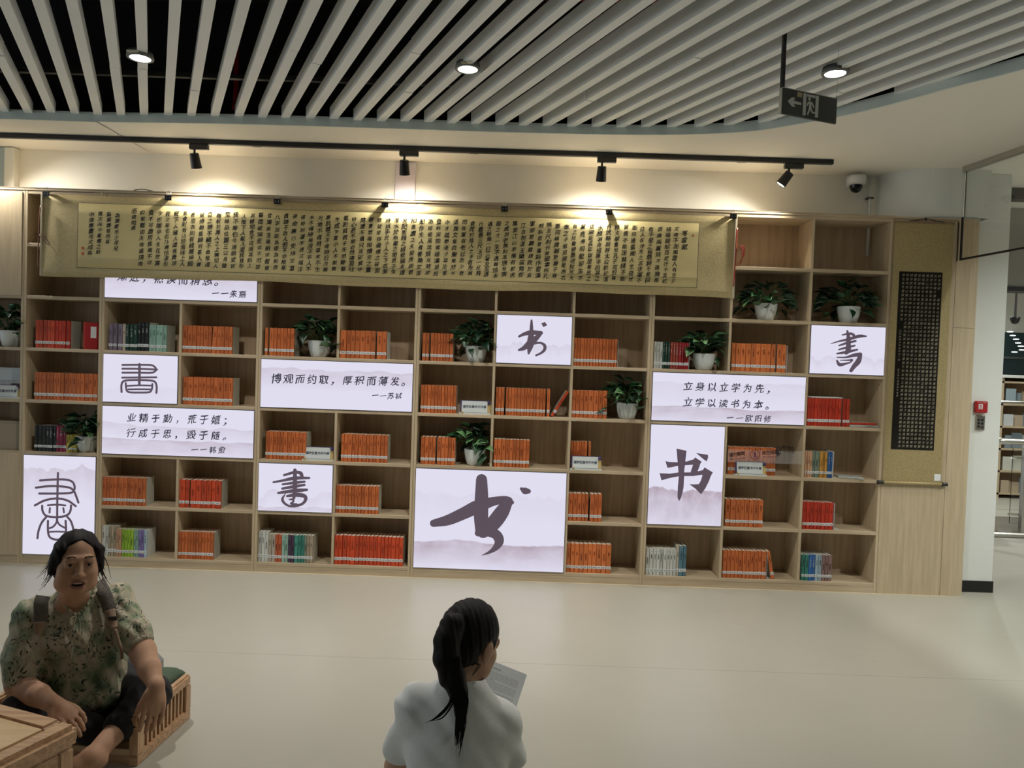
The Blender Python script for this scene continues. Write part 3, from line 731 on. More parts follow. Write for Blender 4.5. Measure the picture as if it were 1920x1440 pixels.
glyph_strokes(('A', 0), [P_([(437, 187), (434, 300), (432, 400), (431, 548)], w), P_([(303, 243), (400, 236), (490, 236), (540, 250), (560, 280), (558, 315), (530, 336), (430, 341), (297, 341)], w),
    P_([(272, 297), (350, 287), (440, 286), (520, 296), (555, 320), (575, 365), (590, 408)], w), P_([(264, 430), (340, 392), (430, 378), (510, 394), (570, 435)], w), P_([(362, 429), (430, 424), (492, 430)], w - 2),
    P_([(319, 432), (322, 470), (345, 505), (400, 517), (470, 514), (515, 496), (532, 465), (535, 430)], w), P_([(377, 450), (374, 484)], 15), P_([(478, 450), (482, 482)], 15),
    P_([(350, 516), (315, 560), (292, 620), (284, 675)], w), P_([(505, 512), (535, 550), (553, 610), (560, 680)], w), P_([(430, 530), (425, 560), (400, 590), (375, 600)], 15), P_([(431, 545), (450, 575), (490, 598)], 15),
    P_([(363, 545), (363, 620), (375, 665), (410, 684), (450, 684), (485, 665), (498, 620), (495, 545)], w), P_([(370, 628), (430, 626), (492, 628)], 14)], 4, 0, 840)
glyph_strokes(('D', 1), [[(333, 246, 22), (333, 330, 26), (332, 400, 26), (325, 455, 18)], [(252, 283, 14), (330, 262, 18), (375, 268, 22), (385, 292, 22)], [(172, 336, 12), (250, 322, 16), (330, 306, 22), (440, 304, 14)],
    [(240, 352, 12), (330, 340, 18), (405, 332, 14)], [(238, 384, 14), (330, 368, 20), (405, 356, 14)], [(208, 416, 14), (330, 400, 24), (422, 393, 16)], [(275, 440, 14), (345, 430, 26), (405, 440, 24), (412, 470, 20), (385, 500, 16), (330, 514, 18), (285, 512, 14), (250, 488, 16), (240, 460, 16), (262, 422, 4)],
    [(290, 466, 8), (315, 466, 14), (322, 482, 12), (300, 497, 10), (345, 500, 12)]], 4, 470, 820, 1.25)
glyph_strokes(('G', 4), [[(464, 196, 18), (463, 250, 30), (462, 300, 38), (458, 360, 60), (452, 420, 60), (438, 492, 20)], [(352, 340, 20), (400, 318, 32), (460, 305, 44), (520, 308, 38), (550, 308, 34)], [(552, 312, 24), (500, 360, 50), (450, 400, 60), (395, 445, 40), (350, 462, 20)],
    [(470, 405, 26), (540, 398, 20), (580, 420, 28), (580, 460, 28), (545, 492, 20), (505, 510, 18)], [(560, 225, 14), (577, 232, 46), (592, 236, 20)]], 4.8, 900, 560)
glyph_strokes(('FG', 0), [[(903, 899, 21), (903, 930, 25), (902, 965, 27), (903, 994, 24)], [(813, 981, 14), (840, 975, 20), (870, 962, 23), (897, 949, 25), (925, 940, 17), (950, 937, 14), (960, 942, 8)],
    [(953, 940, 18), (941, 960, 27), (925, 981, 28), (906, 997, 24)], [(897, 999, 14), (915, 998, 16), (930, 1002, 19), (936, 1014, 18), (930, 1026, 12), (918, 1035, 6), (904, 1041, 1)], [(977, 916, 5), (984, 920, 13), (991, 921, 9)]], 1, 0, 0)
def px_poly(key, pts, s, ox, oy, off=.0004):
    f = crop_to_local(key, s, ox, s, oy); t, to3 = onscreen(key)
    bm = bm_new(); vs = [bm.verts.new(to3(*f(x, y), off)) for x, y in pts]; fc = bm.faces.new(vs)
    bmesh.ops.triangulate(bm, faces=[fc]); fin(bm, 'brush_character', M['glyph'], t)
for off_, pl_ in enumerate(([(190, 178), (225, 185), (290, 187), (350, 180), (400, 165), (412, 150), (462, 182), (440, 215), (430, 208), (400, 205), (340, 208), (290, 212), (230, 225), (205, 228)],
    [(398, 200), (450, 205), (432, 250), (425, 270), (375, 272), (385, 255)], [(146, 268), (220, 272), (290, 262), (380, 262), (440, 252), (470, 245), (483, 225), (545, 262), (530, 290), (480, 290), (462, 280), (400, 290), (330, 290), (288, 292), (220, 305), (160, 322)],
    [(470, 276), (535, 275), (515, 330), (490, 380), (458, 426), (445, 415), (415, 385), (368, 350), (400, 352), (440, 350), (455, 325)],
    [(273, 84), (348, 100), (335, 130), (330, 200), (330, 300), (325, 380), (308, 450), (292, 478), (280, 450), (282, 380), (290, 290), (292, 200), (290, 150), (283, 110)],
    [(420, 117), (508, 130), (510, 152), (498, 180), (470, 160)])):
    px_poly(('I', 1), pl_, 4, 1200, 820, .0002 + .0002 * off_)
glyph_strokes(('K', 4), [[(1553, 242, 14), (1562, 290, 30), (1562, 330, 34), (1560, 385, 40), (1545, 405, 30)], [(1516, 272, 10), (1570, 262, 18), (1600, 272, 20), (1605, 290, 18)], [(1430, 338, 5), (1490, 320, 12), (1560, 305, 20), (1640, 282, 24), (1694, 282, 12)],
    [(1492, 352, 12), (1550, 332, 18), (1615, 318, 16)], [(1490, 382, 12), (1550, 366, 18), (1608, 352, 14)], [(1476, 412, 12), (1550, 400, 22), (1628, 382, 14)], [(1478, 440, 8), (1540, 440, 12), (1600, 425, 26), (1650, 418, 30)], [(1650, 425, 30), (1635, 470, 40), (1605, 505, 34), (1580, 540, 26)],
    [(1475, 465, 14), (1495, 495, 26), (1540, 488, 16), (1575, 478, 10)], [(1500, 462, 6), (1560, 462, 12), (1590, 460, 14), (1570, 482, 10)]], 4, 1200, 560)
def quote(key, lines, s, ox, oy):
    f = crop_to_local(key, s, ox, s, oy); t, to3 = onscreen(key); k = 5.4346 / F / s; its = []
    for txt, x0, x1, y0, y1, size in lines:
        xs = [x0 + (x1 - x0) * i / (len(txt) - 1) for i in range(len(txt))]
        for i, ch in enumerate(txt):
            if ch == ' ': continue
            q = f(xs[i], y0 + (y1 - y0) * i / (len(txt) - 1)); its.append((ch, q[0], q[1], size * k))
        write(its, lambda x, y: (x, -.0040, y), bold=.020, hand=.85, name='quotation', m=M['glyph2'], parent=t); its = []
quote(('BC', 2), [('业精于勤，荒于嬉；', 990, 1712, 892, 912, 70), ('行成于思，毁于随。', 985, 1708, 1005, 1030, 70), ('一一韩愈', 1462, 1665, 1132, 1135, 56)], 4, 0, 560)
quote(('DE', 3), [('博观而约取，厚积而薄发。', 195, 1172, 598, 622, 74), ('一一苏轼', 935, 1110, 727, 730, 50)], 4, 470, 560)
quote(('IJ', 3), [('立身以立学为先，', 362, 985, 655, 678, 70), ('立学以读书为本。', 360, 975, 775, 800, 70), ('一一欧阳修', 677, 955, 892, 902, 56)], 4, 1200, 560)
quote(('BC', 5), [('渐进，熟读而精思。', 922, 1650, 712, 752, 76), ('一一朱熹', 1620, 1820, 838, 848, 58)], 4, 0, 340)

# ---------------------------------------------------------------- books
def cover_mesh(key, spine, side):
    bm = bm_new()
    out = [(0, 1, 1), (0, .12, 1), (0, .03, 0), (.14, 0, 0), (.86, 0, 0), (1, .03, 0), (1, .12, 0), (1, 1, 1), (.93, 1, 1), (.93, .04, 0), (.07, .04, 0), (.07, 1, 1)]
    lo = [bm.verts.new((x, y, 0)) for x, y, _ in out]; hi = [bm.verts.new((x, y, 1)) for x, y, _ in out]; k = len(out)
    side_seg = {0, 6, 7, 11}
    for i in range(k):
        f = bm.faces.new([lo[i], lo[(i + 1) % k], hi[(i + 1) % k], hi[i]]); f.material_index = 1 if i in side_seg else 0
    for R_ in (lo, hi):
        for q in ((0, 1, 10, 11), (1, 2, 3, 10), (3, 4, 9, 10), (4, 5, 6, 9), (6, 7, 8, 9)):
            bm.faces.new([R_[j] for j in q]).material_index = 0
    bmesh.ops.recalc_face_normals(bm, faces=bm.faces)
    me = bpy.data.meshes.new('book_cover'); bm.to_mesh(me); bm.free(); me.materials.append(spine); me.materials.append(side)
    return me
def bookmat(nm, c, rough=.5): return noisy(nm, tuple(v * .9 for v in c), c, nscale=3, rough=rough, rand=.20)
CREAM = bookmat('cover_cream', (.52, .52, .44)); WHITEC = bookmat('cover_white', (.60, .62, .58))
BK = {}
def kind(k, spine, side=None, label=M['paper'], ttl=M['ink']): BK[k] = (cover_mesh(k, bookmat('spine_' + k, spine), side or CREAM), label, ttl)
kind('orange', (.57, .150, .04)); kind('red', (.55, .04, .015)); kind('redor', (.60, .07, .02)); kind('bright', (.68, .19, .05))
kind('purple', (.25, .20, .27), None); kind('cream', (.52, .45, .36)); kind('darkgreen', (.01, .045, .03), None, M['paper'], M['white']); kind('black', (.010, .014, .016), None, M['paper'], M['white'])
kind('teal', (.28, .46, .38)); kind('blackyellow', (.012, .016, .012), None, M['paper'], M['ink']); kind('magenta', (.32, .02, .08), None, M['paper'], M['white'])
kind('yellow', (.50, .42, .06)); kind('beige', (.40, .33, .24)); kind('whitebk', (.58, .60, .56), WHITEC); kind('peach', (.62, .36, .22), WHITEC); kind('lime', (.30, .50, .04), WHITEC)
kind('paleblue', (.36, .48, .56), WHITEC); kind('violet', (.24, .20, .45), WHITEC); kind('blue', (.03, .13, .38), None, M['paper'], M['white']); kind('brownred', (.30, .05, .03), None, M['paper'], M['white'])
kind('darkred', (.36, .015, .02), None, M['paper'], M['white']); kind('greygreen', (.20, .26, .20)); kind('amber', (.55, .28, .05)); kind('steelblue', (.10, .22, .28), WHITEC); kind('mauve', (.30, .18, .17), WHITEC)
kind('slip', (.48, .035, .015), M['red']); kind('jade', (.05, .25, .20), WHITEC); kind('aubergine', (.07, .04, .08), WHITEC); kind('flame', (.60, .13, .05), WHITEC)
CN = {'slip': 'red', 'orange': 'orange', 'red': 'red', 'redor': 'red-orange', 'bright': 'bright orange', 'purple': 'purple-grey', 'cream': 'cream', 'darkgreen': 'dark green', 'black': 'black', 'teal': 'pale teal', 'blackyellow': 'black-and-yellow',
      'magenta': 'black-and-magenta', 'yellow': 'yellow', 'beige': 'beige', 'whitebk': 'white', 'peach': 'peach', 'lime': 'lime green', 'paleblue': 'pale blue', 'violet': 'violet', 'blue': 'blue', 'brownred': 'brown-red',
      'darkred': 'dark red', 'greygreen': 'grey-green', 'amber': 'amber', 'steelblue': 'steel blue', 'mauve': 'mauve', 'jade': 'jade green', 'aubergine': 'aubergine', 'flame': 'flame-orange'}
pg = bm_new(); box(pg, .09, .91, .045, .96, .012, .988); PG = bpy.data.meshes.new('page_block'); pg.to_mesh(PG); pg.free(); PG.materials.append(M['pages'])
def label_mesh(lm):
    bm = bm_new(); box(bm, .04, .96, -.012, .03, .150, .248)
    for z in (.178, .196, .214): box(bm, .22, .78, -.0145, -.011, z - .005, z + .005, mi=1)
    me = bpy.data.meshes.new('call_label'); bm.to_mesh(me); bm.free(); me.materials.append(lm); me.materials.append(M['grey']); return me
LM = label_mesh(M['paper'])
def title_mesh(nm, n, z1, m, seed):
    rs = random.Random(seed); bm = bm_new(); z = z1
    for i in range(n):
        s = .028 if n < 8 else .020
        for q in range(3): box(bm, .34, .66, -.009, .002, z - s * (q * .32 + .08), z - s * (q * .32), 0)
        x = .5 + rs.uniform(-.1, .1); box(bm, x - .04, x + .04, -.009, .002, z - s * .85, z)
        z -= s * 1.45
        if rs.random() < .12: z -= s
    box(bm, .40, .60, -.009, .002, .90, .912)
    me = bpy.data.meshes.new('spine_title'); bm.to_mesh(me); bm.free(); me.materials.append(m); return me
TT = {}
for mm in (M['ink'], M['white'], M['paper']):
    TT[mm.name] = [title_mesh('t', n_, z_, mm, i) for i, (n_, z_) in enumerate(((5, .80), (4, .78), (7, .82), (3, .72), (9, .84), (6, .66)))]
M['title_red'] = mat('title_brown', (.22, .035, .01), .6)
TT['orange'] = [title_mesh('t', n_, z_, M['title_red'], i) for i, (n_, z_) in enumerate(((5, .80), (4, .78), (7, .82), (3, .72), (9, .84), (6, .66)))]
ORD = ['first', 'second', 'third', 'fourth', 'fifth', 'sixth', 'seventh', 'eighth', 'ninth', 'tenth', 'eleventh', 'twelfth', 'thirteenth', 'fourteenth', 'fifteenth', 'sixteenth', 'seventeenth', 'eighteenth', 'nineteenth', 'twentieth']
brs = random.Random(11)
def put_book(k, x, y, z, wd, dp, ht, label, group, rot=(0, 0, 0), nolabel=False):
    cm, lm, tm = BK[k]
    nm = 'orange_book' if k in ('orange', 'bright') else 'red_book' if k in ('red', 'redor') else 'book'  # every book has the same binding; the name follows spine colour only
    o = link(nm, cm, None, None, (x, y, z), rot, (wd, dp, ht)); tag(o, label, 'book', group)
    link('page_block', PG, None, o)
    if not nolabel: link('call_label', LM, None, o)
    key = 'orange' if k in ('orange', 'bright', 'redor', 'red') else tm.name
    link('spine_title', brs.choice(TT[key]), None, o)
    return o
def run(cell, row, px0, px1, spec, where, grp, hgt=.203, y=.018, dep=.14, lean=None, gaps=(), full=True):
    """spec: list of (kind, count[, height]); books fill the surveyed span"""
    z = ZL(row) + TH + .0004; xa = Xat(px0, z, y); xb = Xat(px1, z, y); ia, ib = inner(cell); xa = max(xa, ia + .002); xb = min(xb, ib - .002)
    seq = []
    for sp in spec: seq += [(sp[0], sp[2] if len(sp) > 2 else hgt)] * sp[1]
    wts = [brs.uniform(.8, 1.25) for _ in seq]; gp = [.012 if i in gaps else .0016 for i in range(len(seq))]
    k_ = (xb - xa - sum(gp)) / sum(wts); x = xa; cnt = {}
    for i, (kd, h) in enumerate(seq):
        wd = wts[i] * k_; cnt[kd] = cnt.get(kd, 0) + 1
        nk = sum(1 for s in seq if s[0] == kd)
        lb = '%s %s book%s %s' % (ORD[cnt[kd] - 1], CN[kd], ' from left' if nk > 1 else '', where)
        if nk == 1: lb = 'single %s book %s' % (CN[kd], where)
        jy = brs.uniform(-.004, .004); a = 0
        if lean and lean[0] <= i < lean[1]: a = lean[2]
        x += 0
        put_book(kd, x, y + jy, z, wd, dep + brs.uniform(-.006, .006), h + brs.uniform(-.001, .001), lb, grp, (0, a, 0))
        x += wd + gp[i]
    return xb
run('A', 4, 65.5, 130, [('redor', 5), ('red', 4)], 'in the top left row, left of the red slipcase', 'red books in the top left row')
x = Xat(150, ZL(4) + TH, .018)
slp = put_book('slip', x + .002, .050, ZL(4) + TH + .0004, .036, .10, .2, 'red slipcase book turned to show its white title label, top left row', 'red books in the top left row', (0, 0, -.95), True)
boxo('title_label', 1.0, 1.03, .45, .82, .42, .84, M['paper'], slp)
run('A', 3, 64, 181.5, [('orange', 16)], 'in the full row left of the squat seal-script screen', 'orange books in the full row at left', .2)
run('A', 2, 64, 144, [('blackyellow', 3), ('black', 3), ('magenta', 3), ('yellow', 3, .13)], 'left of the plant above the tall seal-script screen', 'dark books beside the lower left plant', .19)
run('B', 4, 204, 312, [('purple', 3), ('cream', 1), ('darkgreen', 3), ('black', 3, .212), ('teal', 5)], 'above the squat seal-script screen', 'mixed books above the seal-script screen', .195, gaps=(1,))
run('C', 4, 341, 435, [('orange', 12)], 'in the row right of the dark green books', 'orange books right of the green ones', .2, lean=(7, 9, .05))
run('C', 3, 342, 435.5, [('orange', 11)], 'right of the squat seal-script screen', 'orange books right of the seal-script screen')
run('B', 1, 189, 272.5, [('orange', 12)], 'below the left two-line quote, left half', 'orange books below the left quote', .205)
run('C', 1, 334, 414, [('redor', 8)], 'below the left two-line quote, right half', 'red books below the left quote', .205, gaps=(1,))
run('B', 0, 187, 275, [('whitebk', 2, .222), ('beige', 3, .222), ('peach', 2), ('lime', 4), ('teal', 2), ('violet', 2), ('paleblue', 1)], "right of the seated woman's head", "pastel books beside the woman's head", .2)
run('C', 0, 329.5, 400, [('orange', 12)], 'on the bottom shelf beside the pastel books', 'orange books on the bottom shelf at left', .2)
run('D', 4, 496, 551, [('orange', 8)], 'left of the plant above the one-line quote', 'orange books left of the second plant', gaps=(0,))
run('E', 4, 637, 724.5, [('orange', 9)], 'above the one-line quote, right of the plant', 'orange books above the one-line quote', gaps=(6,))
run('D', 2, 497, 573, [('orange', 11)], 'below the one-line quote, left half', 'orange books below the one-line quote left')
run('E', 2, 639, 726, [('orange', 13)], 'below the one-line quote, right half', 'orange books below the one-line quote right')
run('E', 1, 627.5, 709, [('orange', 13)], 'right of the rounded brush-character screen', 'orange books beside the biggest screen')
run('D', 0, 479.5, 586, [('whitebk', 3, .222), ('cream', 2), ('flame', 2), ('teal', 2), ('aubergine', 2), ('jade', 3), ('greygreen', 1), ('beige', 2)], 'below the rounded brush-character screen', 'mixed books on the bottom shelf', .203)
run('E', 0, 625, 755, [('redor', 18)], 'on the bottom shelf, left of the biggest screen', 'red-orange books left of the biggest screen', .213)
run('F', 4, 791, 849, [('orange', 9)], 'left of the plant by the running-hand screen', 'orange books left of the third plant', gaps=(1,))
run('F', 3, 788, 855, [('orange', 11)], 'left of the card right of the one-line quote', 'orange books left of the card')
run('F', 2, 788, 853, [('orange', 9)], 'left of the plant above the biggest screen', 'orange books left of the fourth plant', gaps=(3,))
run('G', 3, 928.5, 1030.6, [('orange', 17)], 'below the running-hand screen, left of the leaning book', 'orange books below the running-hand screen', gaps=(2, 15))
run('H', 4, 1075, 1156, [('orange', 14)], 'right of the running-hand screen', 'orange books right of the running-hand screen')
run('H', 3, 1071, 1137.5, [('orange', 8)], 'left of the plant beside the right quote', 'orange books left of the fifth plant')
run('G', 2, 925, 992, [('orange', 10)], 'above the biggest screen, right of the plant', 'orange books above the biggest screen')
run('H', 2, 1069, 1107, [('orange', 7)], 'standing behind the white card above the small row', 'orange books behind the card', .203, y=.06, gaps=(5,))
run('H', 1, 1064.6, 1127.5, [('orange', 8)], 'right of the biggest screen, upper row', 'orange books right of the biggest screen upper', gaps=(4,))
run('H', 0, 1060, 1145, [('bright', 10)], 'right of the biggest screen, bottom row', 'orange books right of the biggest screen lower', .213)
run('I', 4, 1225, 1290.5, [('whitebk', 3), ('darkgreen', 3), ('brownred', 3), ('darkred', 4)], 'left of the plant above the right quote', 'mixed books above the right quote', .195)
run('J', 4, 1371, 1473, [('bright', 11)], 'above the right quote, left of the slanted-character screen', 'orange books above the right quote', .205, gaps=(8,))
run('K', 3, 1513, 1592, [('red', 12)], 'under the slanted-character screen', 'red books under the slanted character', .203, gaps=(9,))
run('J', 2, 1364, 1454, [('orange', 9)], 'behind the printed warning tape', 'orange books behind the tape', .203, y=.05)
run('K', 2, 1509, 1560, [('peach', 3), ('greygreen', 3), ('amber', 3), ('blue', 2)], 'right of the taped compartment', 'thin books right of the tape', .19, y=.03)
run('J', 1, 1359, 1430, [('orange', 8)], 'right of the reddish-mountain screen', 'orange books right of the mountain screen', .2)
run('K', 1, 1504, 1562, [('red', 8)], 'low beside the plain end cabinet', 'red books near the end cabinet', .2)
run('I', 0, 1210, 1286, [('whitebk', 9), ('cream', 1, .222), ('steelblue', 2, .222)], 'below the reddish-mountain screen', 'white books below the mountain screen', .195)
run('J', 0, 1354, 1436, [('orange', 11)], 'on the bottom shelf, left of the tilted one', 'orange books on the bottom shelf at right', .203)
run('K', 0, 1502, 1559, [('jade', 2), ('blue', 2), ('paleblue', 2), ('mauve', 3)], 'at the right end of the bottom shelf', 'mixed books at the right end', .19)
# leaning books
def leaning(cell_row, px, ang, k, label, h=.205, w=.024):
    z = ZL(cell_row) + TH + .001; x = Xat(px, z, .02)
    zz = z + (abs(math.sin(ang)) * w if ang < 0 else 0)
    if ang > 0: put_book(k, x, .02, z + w * math.sin(ang), w, .14, h, label, None, (0, ang, 0))
    else: put_book(k, x, .02, z, w, .14, h, label, None, (0, ang, 0))
leaning(3, 1032.5, .54, 'redor', 'single red-orange book leaning to the right against the divider below the running-hand screen', .215, .02)
leaning(0, 1446, -.20, 'orange', 'single orange book leaning left beside the bottom right orange row')
# bookends
for cell, row, px, lb in (('J', 4, 1474, 'above the right quote'), ('K', 2, 1561, 'beside the blue books'), ('J', 0, 1437, 'beside the tilted orange book'), ('I', 4, 1291, 'left of the sixth plant'), ('K', 1, 1563, 'at the low red row'), ('E', 4, 725.5, 'above the one-line quote'), ('H', 4, 1157, 'right of the running-hand screen')):
    z = ZL(row) + TH + .0004; x = Xat(px, z, .02)
    o = thing('bookend', 'white metal bookend ' + lb, 'bookend', (x, .018, z))
    boxo('upright_plate', 0, .0015, 0, .13, .0, .196, M['white'], o); boxo('foot_plate', .0016, .05, .02, .11, 0, .0012, M['white'], o)
# flat books
def flat(cell, row, px, zoff, k, w, label, rz=0, y=.02, h=.2, wd=.02):
    z = ZL(row) + TH + zoff; x = Xat(px, z, y)
    o = put_book(k, x, y, z + wd, wd, w, h, label, None, (0, PI / 2, rz), True)
flat('K', 3, 1593, .0005, 'whitebk', .15, 'white book lying flat under a red one beside the red row', h=.21, wd=.017)
flat('K', 3, 1592, .018, 'red', .14, 'red book lying flat on a white one beside the red row', h=.20, wd=.016)
flat('K', 2, 1572, .0005, 'whitebk', .14, 'white booklet lying flat right of the blue books', rz=-.25, h=.17, wd=.014, y=.03)
z = ZL(3) + TH + .2045; x = Xat(1520, z, .04)
tag(boxo('flat_booklet', x, x + .235, .04, .17, z, z + .008, M['paper'], None, bev=.002), 'pale booklet lying on top of the red row under the slanted-character screen', 'book')

# ---------------------------------------------------------------- cards
M['card_purple'] = mat('card_purple', (.06, .04, .12), .5); M['card_yellow'] = mat('card_yellow', (.55, .40, .15), .6); M['card_face'] = mat('card_face', (.64, .69, .68), .5); M['card_text'] = mat('card_text', (.03, .05, .09), .5)
def card(cell, row, px0, px1, label, y=.012, w=.232):
    z = ZL(row) + TH + .0004; x = Xat(px0, z, y); x1 = min(Xat(px1, z, y), inner(cell)[1] - .002) if cell != 'L' else inner('L')[1] - .002
    if x1 - x < w - .01: w = w
    W_ = w; t = thing('notice_card', label, 'sign', (x, y, z), 0, 'white reference-only cards'); 
    if x + W_ > inner(cell)[1] - .003: t.location[0] = inner(cell)[1] - .003 - W_
    if cell == 'D': t.location[0] = inner(cell)[1] - .003 - W_; 
    lean = .22
    boxo('base', 0, W_, 0, .06, 0, .006, M['card_face'], t, bev=.001); boxo('lip', 0, W_, -.002, .0, 0, .012, M['card_face'], t)
    b = boxo('back_board', .004, W_ - .004, .003, .005, .003, .104, M['card_purple'], t); b.rotation_euler = (-lean, 0, 0)
    yb = boxo('corner_patch', W_ - .03, W_ - .005, .0015, .003, .01, .075, M['card_yellow'], t); yb.rotation_euler = (-lean, 0, 0)
    f = boxo('face', .016, W_ - .028, .0, .0012, .014, .098, M['card_face'], t); f.rotation_euler = (-lean, 0, 0)
    items = [(c_, .036 + i * .0212, .056, .0215) for i, c_ in enumerate('国学区图书不外借')]
    write(items, lambda x_, y_: (x_, -.0008, y_), bold=.03, name='lettering', m=M['card_text'], parent=f)
    bm = bm_new(); lathe(bm, [(0, 0), (.008, .002), (.009, .01), (.005, .016), (0, .018)], 10, (.022, .0, .006)); fin(bm, 'ornament', M['card_yellow'], t, True)
    bm = bm_new(); lathe(bm, [(0, 0), (.010, .004), (.008, .012), (0, .014)], 10, (W_ - .02, .0, .085)); fin(bm, 'ornament', M['card_purple'], t, True)
    return t
card('D', 2, 582, 626, 'white notice card below the one-line quote, cut off by the divider')
card('F', 3, 864.5, 922, 'white notice card right of the orange row, below the third plant')
card('H', 2, 1069, 1125, 'white notice card in front of the orange books right of the cursive screen', y=.004)
card('J', 2, 1378, 1439, 'white notice card in front of the taped orange books', y=.004)
card('L', 3, 0, 38, 'white notice card in the compartment at the left photo edge')
# taped warning
t = thing('warning_tape', 'clear tape printed with black warnings across the books right of the mountain screen', 'tape', (0, 0, 0))
zt = ZL(2) + TH
def tape3(x, y): return (x, -.001 + .0005, y)
fT = lambda px, py: PY(px, py, .0)
its = []
for txt, x0, x1, y0, y1, s in (('请勿攀爬', 1370.5, 1393, 853, 850, 7.4), ('NO CLIMBING', 1370, 1396, 861, 858.5, 2.8), ('请勿倚靠', 1432, 1456, 849, 848, 7.4), ('NO LEANING', 1432, 1456, 856.5, 856.5, 2.8), ('请勿倚靠', 1468, 1486, 838, 841, 6.2), ('NO LEANING', 1470, 1487, 846, 848, 2.2)):
    for i, ch in enumerate(txt):
        q = fT(x0 + (x1 - x0) * i / (len(txt) - 1), y0 + (y1 - y0) * i / (len(txt) - 1)); its.append((ch, q[0], q[2], s * 5.44 / F * 1.15))
write(its, lambda x, y: (x, -.0015, y), bold=.02, name='printed_warning', m=M['ink'], parent=t)
for cxp, cyp, fx, m_ in ((1415.5, 852.5, 1.0, M['tape_red']), (1459, 846, .45, M['ink'])):
    q = fT(cxp, cyp); R_ = .034
    ring = [(q[0] + R_ * fx * math.cos(a), q[2] + R_ * math.sin(a), .0045) for a in np.linspace(0, 2 * PI, 25)]
    strokes('ban_circle', [ring, [(q[0] - R_ * .7 * fx, q[2] + R_ * .7, .0045), (q[0] + R_ * .7 * fx, q[2] - R_ * .7, .0045)]], lambda x, y, dz: (x, -.0015 - dz, y), m_, t)
    strokes('ban_figure', [[(q[0], q[2] + .018, .009)], [(q[0], q[2] + .010, .012 * fx), (q[0], q[2] - .006, .010 * fx)], [(q[0], q[2] - .006, .006), (q[0] - .009 * fx, q[2] - .024, .005)], [(q[0], q[2] - .006, .006), (q[0] + .008 * fx, q[2] - .024, .005)]], lambda x, y, dz: (x, -.0012 - dz, y), M['card_purple'], t)
M['film'] = mat('clear_film', (.9, .9, .9), .15); bs = M['film'].node_tree.nodes['Principled BSDF']; bs.inputs['Alpha'].default_value = .10
q0 = fT(1364, 866); q1 = fT(1497, 838)
boxo('film', q0[0], inner('J')[1] - .001, -.0006, -.0002, q0[2], fT(1364, 842)[2], M['film'], t)
# storage box and clear holder at the left edge
ia, ib = inner('L')
t = thing('storage_box', 'plain beige carton in the compartment below the left-edge card', 'box', (ib - .21, .05, ZL(2) + TH))
boxo('carton', -.3, .20, 0, .2, .0005, .21, mat('carton', (.36, .30, .21), .7), t, bev=.003); boxo('lid_seam', -.3, .2005, -.0008, .0, .195, .197, M['darkgrey'], t)
t = thing('brochure_holder', 'clear acrylic holder above the card at the left photo edge', 'holder', (ib - .19, .12, ZL(3) + TH))
boxo('plate', -.25, .185, .02, .024, .125, .225, mat('acrylic', (.45, .50, .50), .1), t, bev=.002); boxo('stand', -.25, .185, .0, .06, .0005, .006, M['glass'], t); boxo('support', -.2, .16, .022, .026, .006, .13, M['glass'], t)

# ---------------------------------------------------------------- plants
def leafmat(nm, a, b_):
    m = noisy(nm, a, b_, (1, 1, 1), 40, rough=.38, lo=.4, hi=.7, rand=.35); return m
LMATS = [leafmat('leaf_dark', (.006, .030, .012), (.012, .050, .018)), leafmat('leaf_mid', (.012, .06, .02), (.03, .11, .035)), leafmat('leaf_light', (.03, .12, .03), (.16, .27, .13))]
def leaf_mesh(i, m):
    bm = bm_new(); n_ = 7
    wid_ = [0.0, .62, .92, 1.0, .82, .5, .22, 0.0][:8]; L_ = 1.0; rows = []
    bend = (.10, .28, .45)[i % 3]
    for k in range(8):
        t_ = k / 7; y_ = t_ - (.12 if k == 1 else 0) * 0; h = -bend * t_ * t_; w_ = wid_[k] * .33
        if w_ == 0: rows.append([bm.verts.new((0, y_, h))])
        else: rows.append([bm.verts.new((-w_, y_ - (.10 if k == 1 else 0), h + w_ * .35)), bm.verts.new((0, y_, h)), bm.verts.new((w_, y_ - (.10 if k == 1 else 0), h + w_ * .35))])
    for a, b in zip(rows, rows[1:]):
        if len(a) == 1: bm.faces.new([a[0], b[1], b[0]]); bm.faces.new([a[0], b[2], b[1]])
        elif len(b) == 1: bm.faces.new([a[0], a[1], b[0]]); bm.faces.new([a[1], a[2], b[0]])
        else: bm.faces.new([a[0], a[1], b[1], b[0]]); bm.faces.new([a[1], a[2], b[2], b[1]])
    r = bmesh.ops.extrude_face_region(bm, geom=list(bm.faces)); bmesh.ops.translate(bm, vec=(0, 0, -.012), verts=[v for v in r['geom'] if isinstance(v, bmesh.types.BMVert)])
    bmesh.ops.recalc_face_normals(bm, faces=bm.faces)
    me = bpy.data.meshes.new('leaf'); bm.to_mesh(me); bm.free(); me.materials.append(m); me.polygons.foreach_set('use_smooth', [True] * len(me.polygons)); return me
LEAF = [leaf_mesh(i, m) for m in LMATS for i in range(3)]
def stem_mat(): return mat('stem_green', (.05, .12, .03), .5)
M['stem'] = stem_mat()
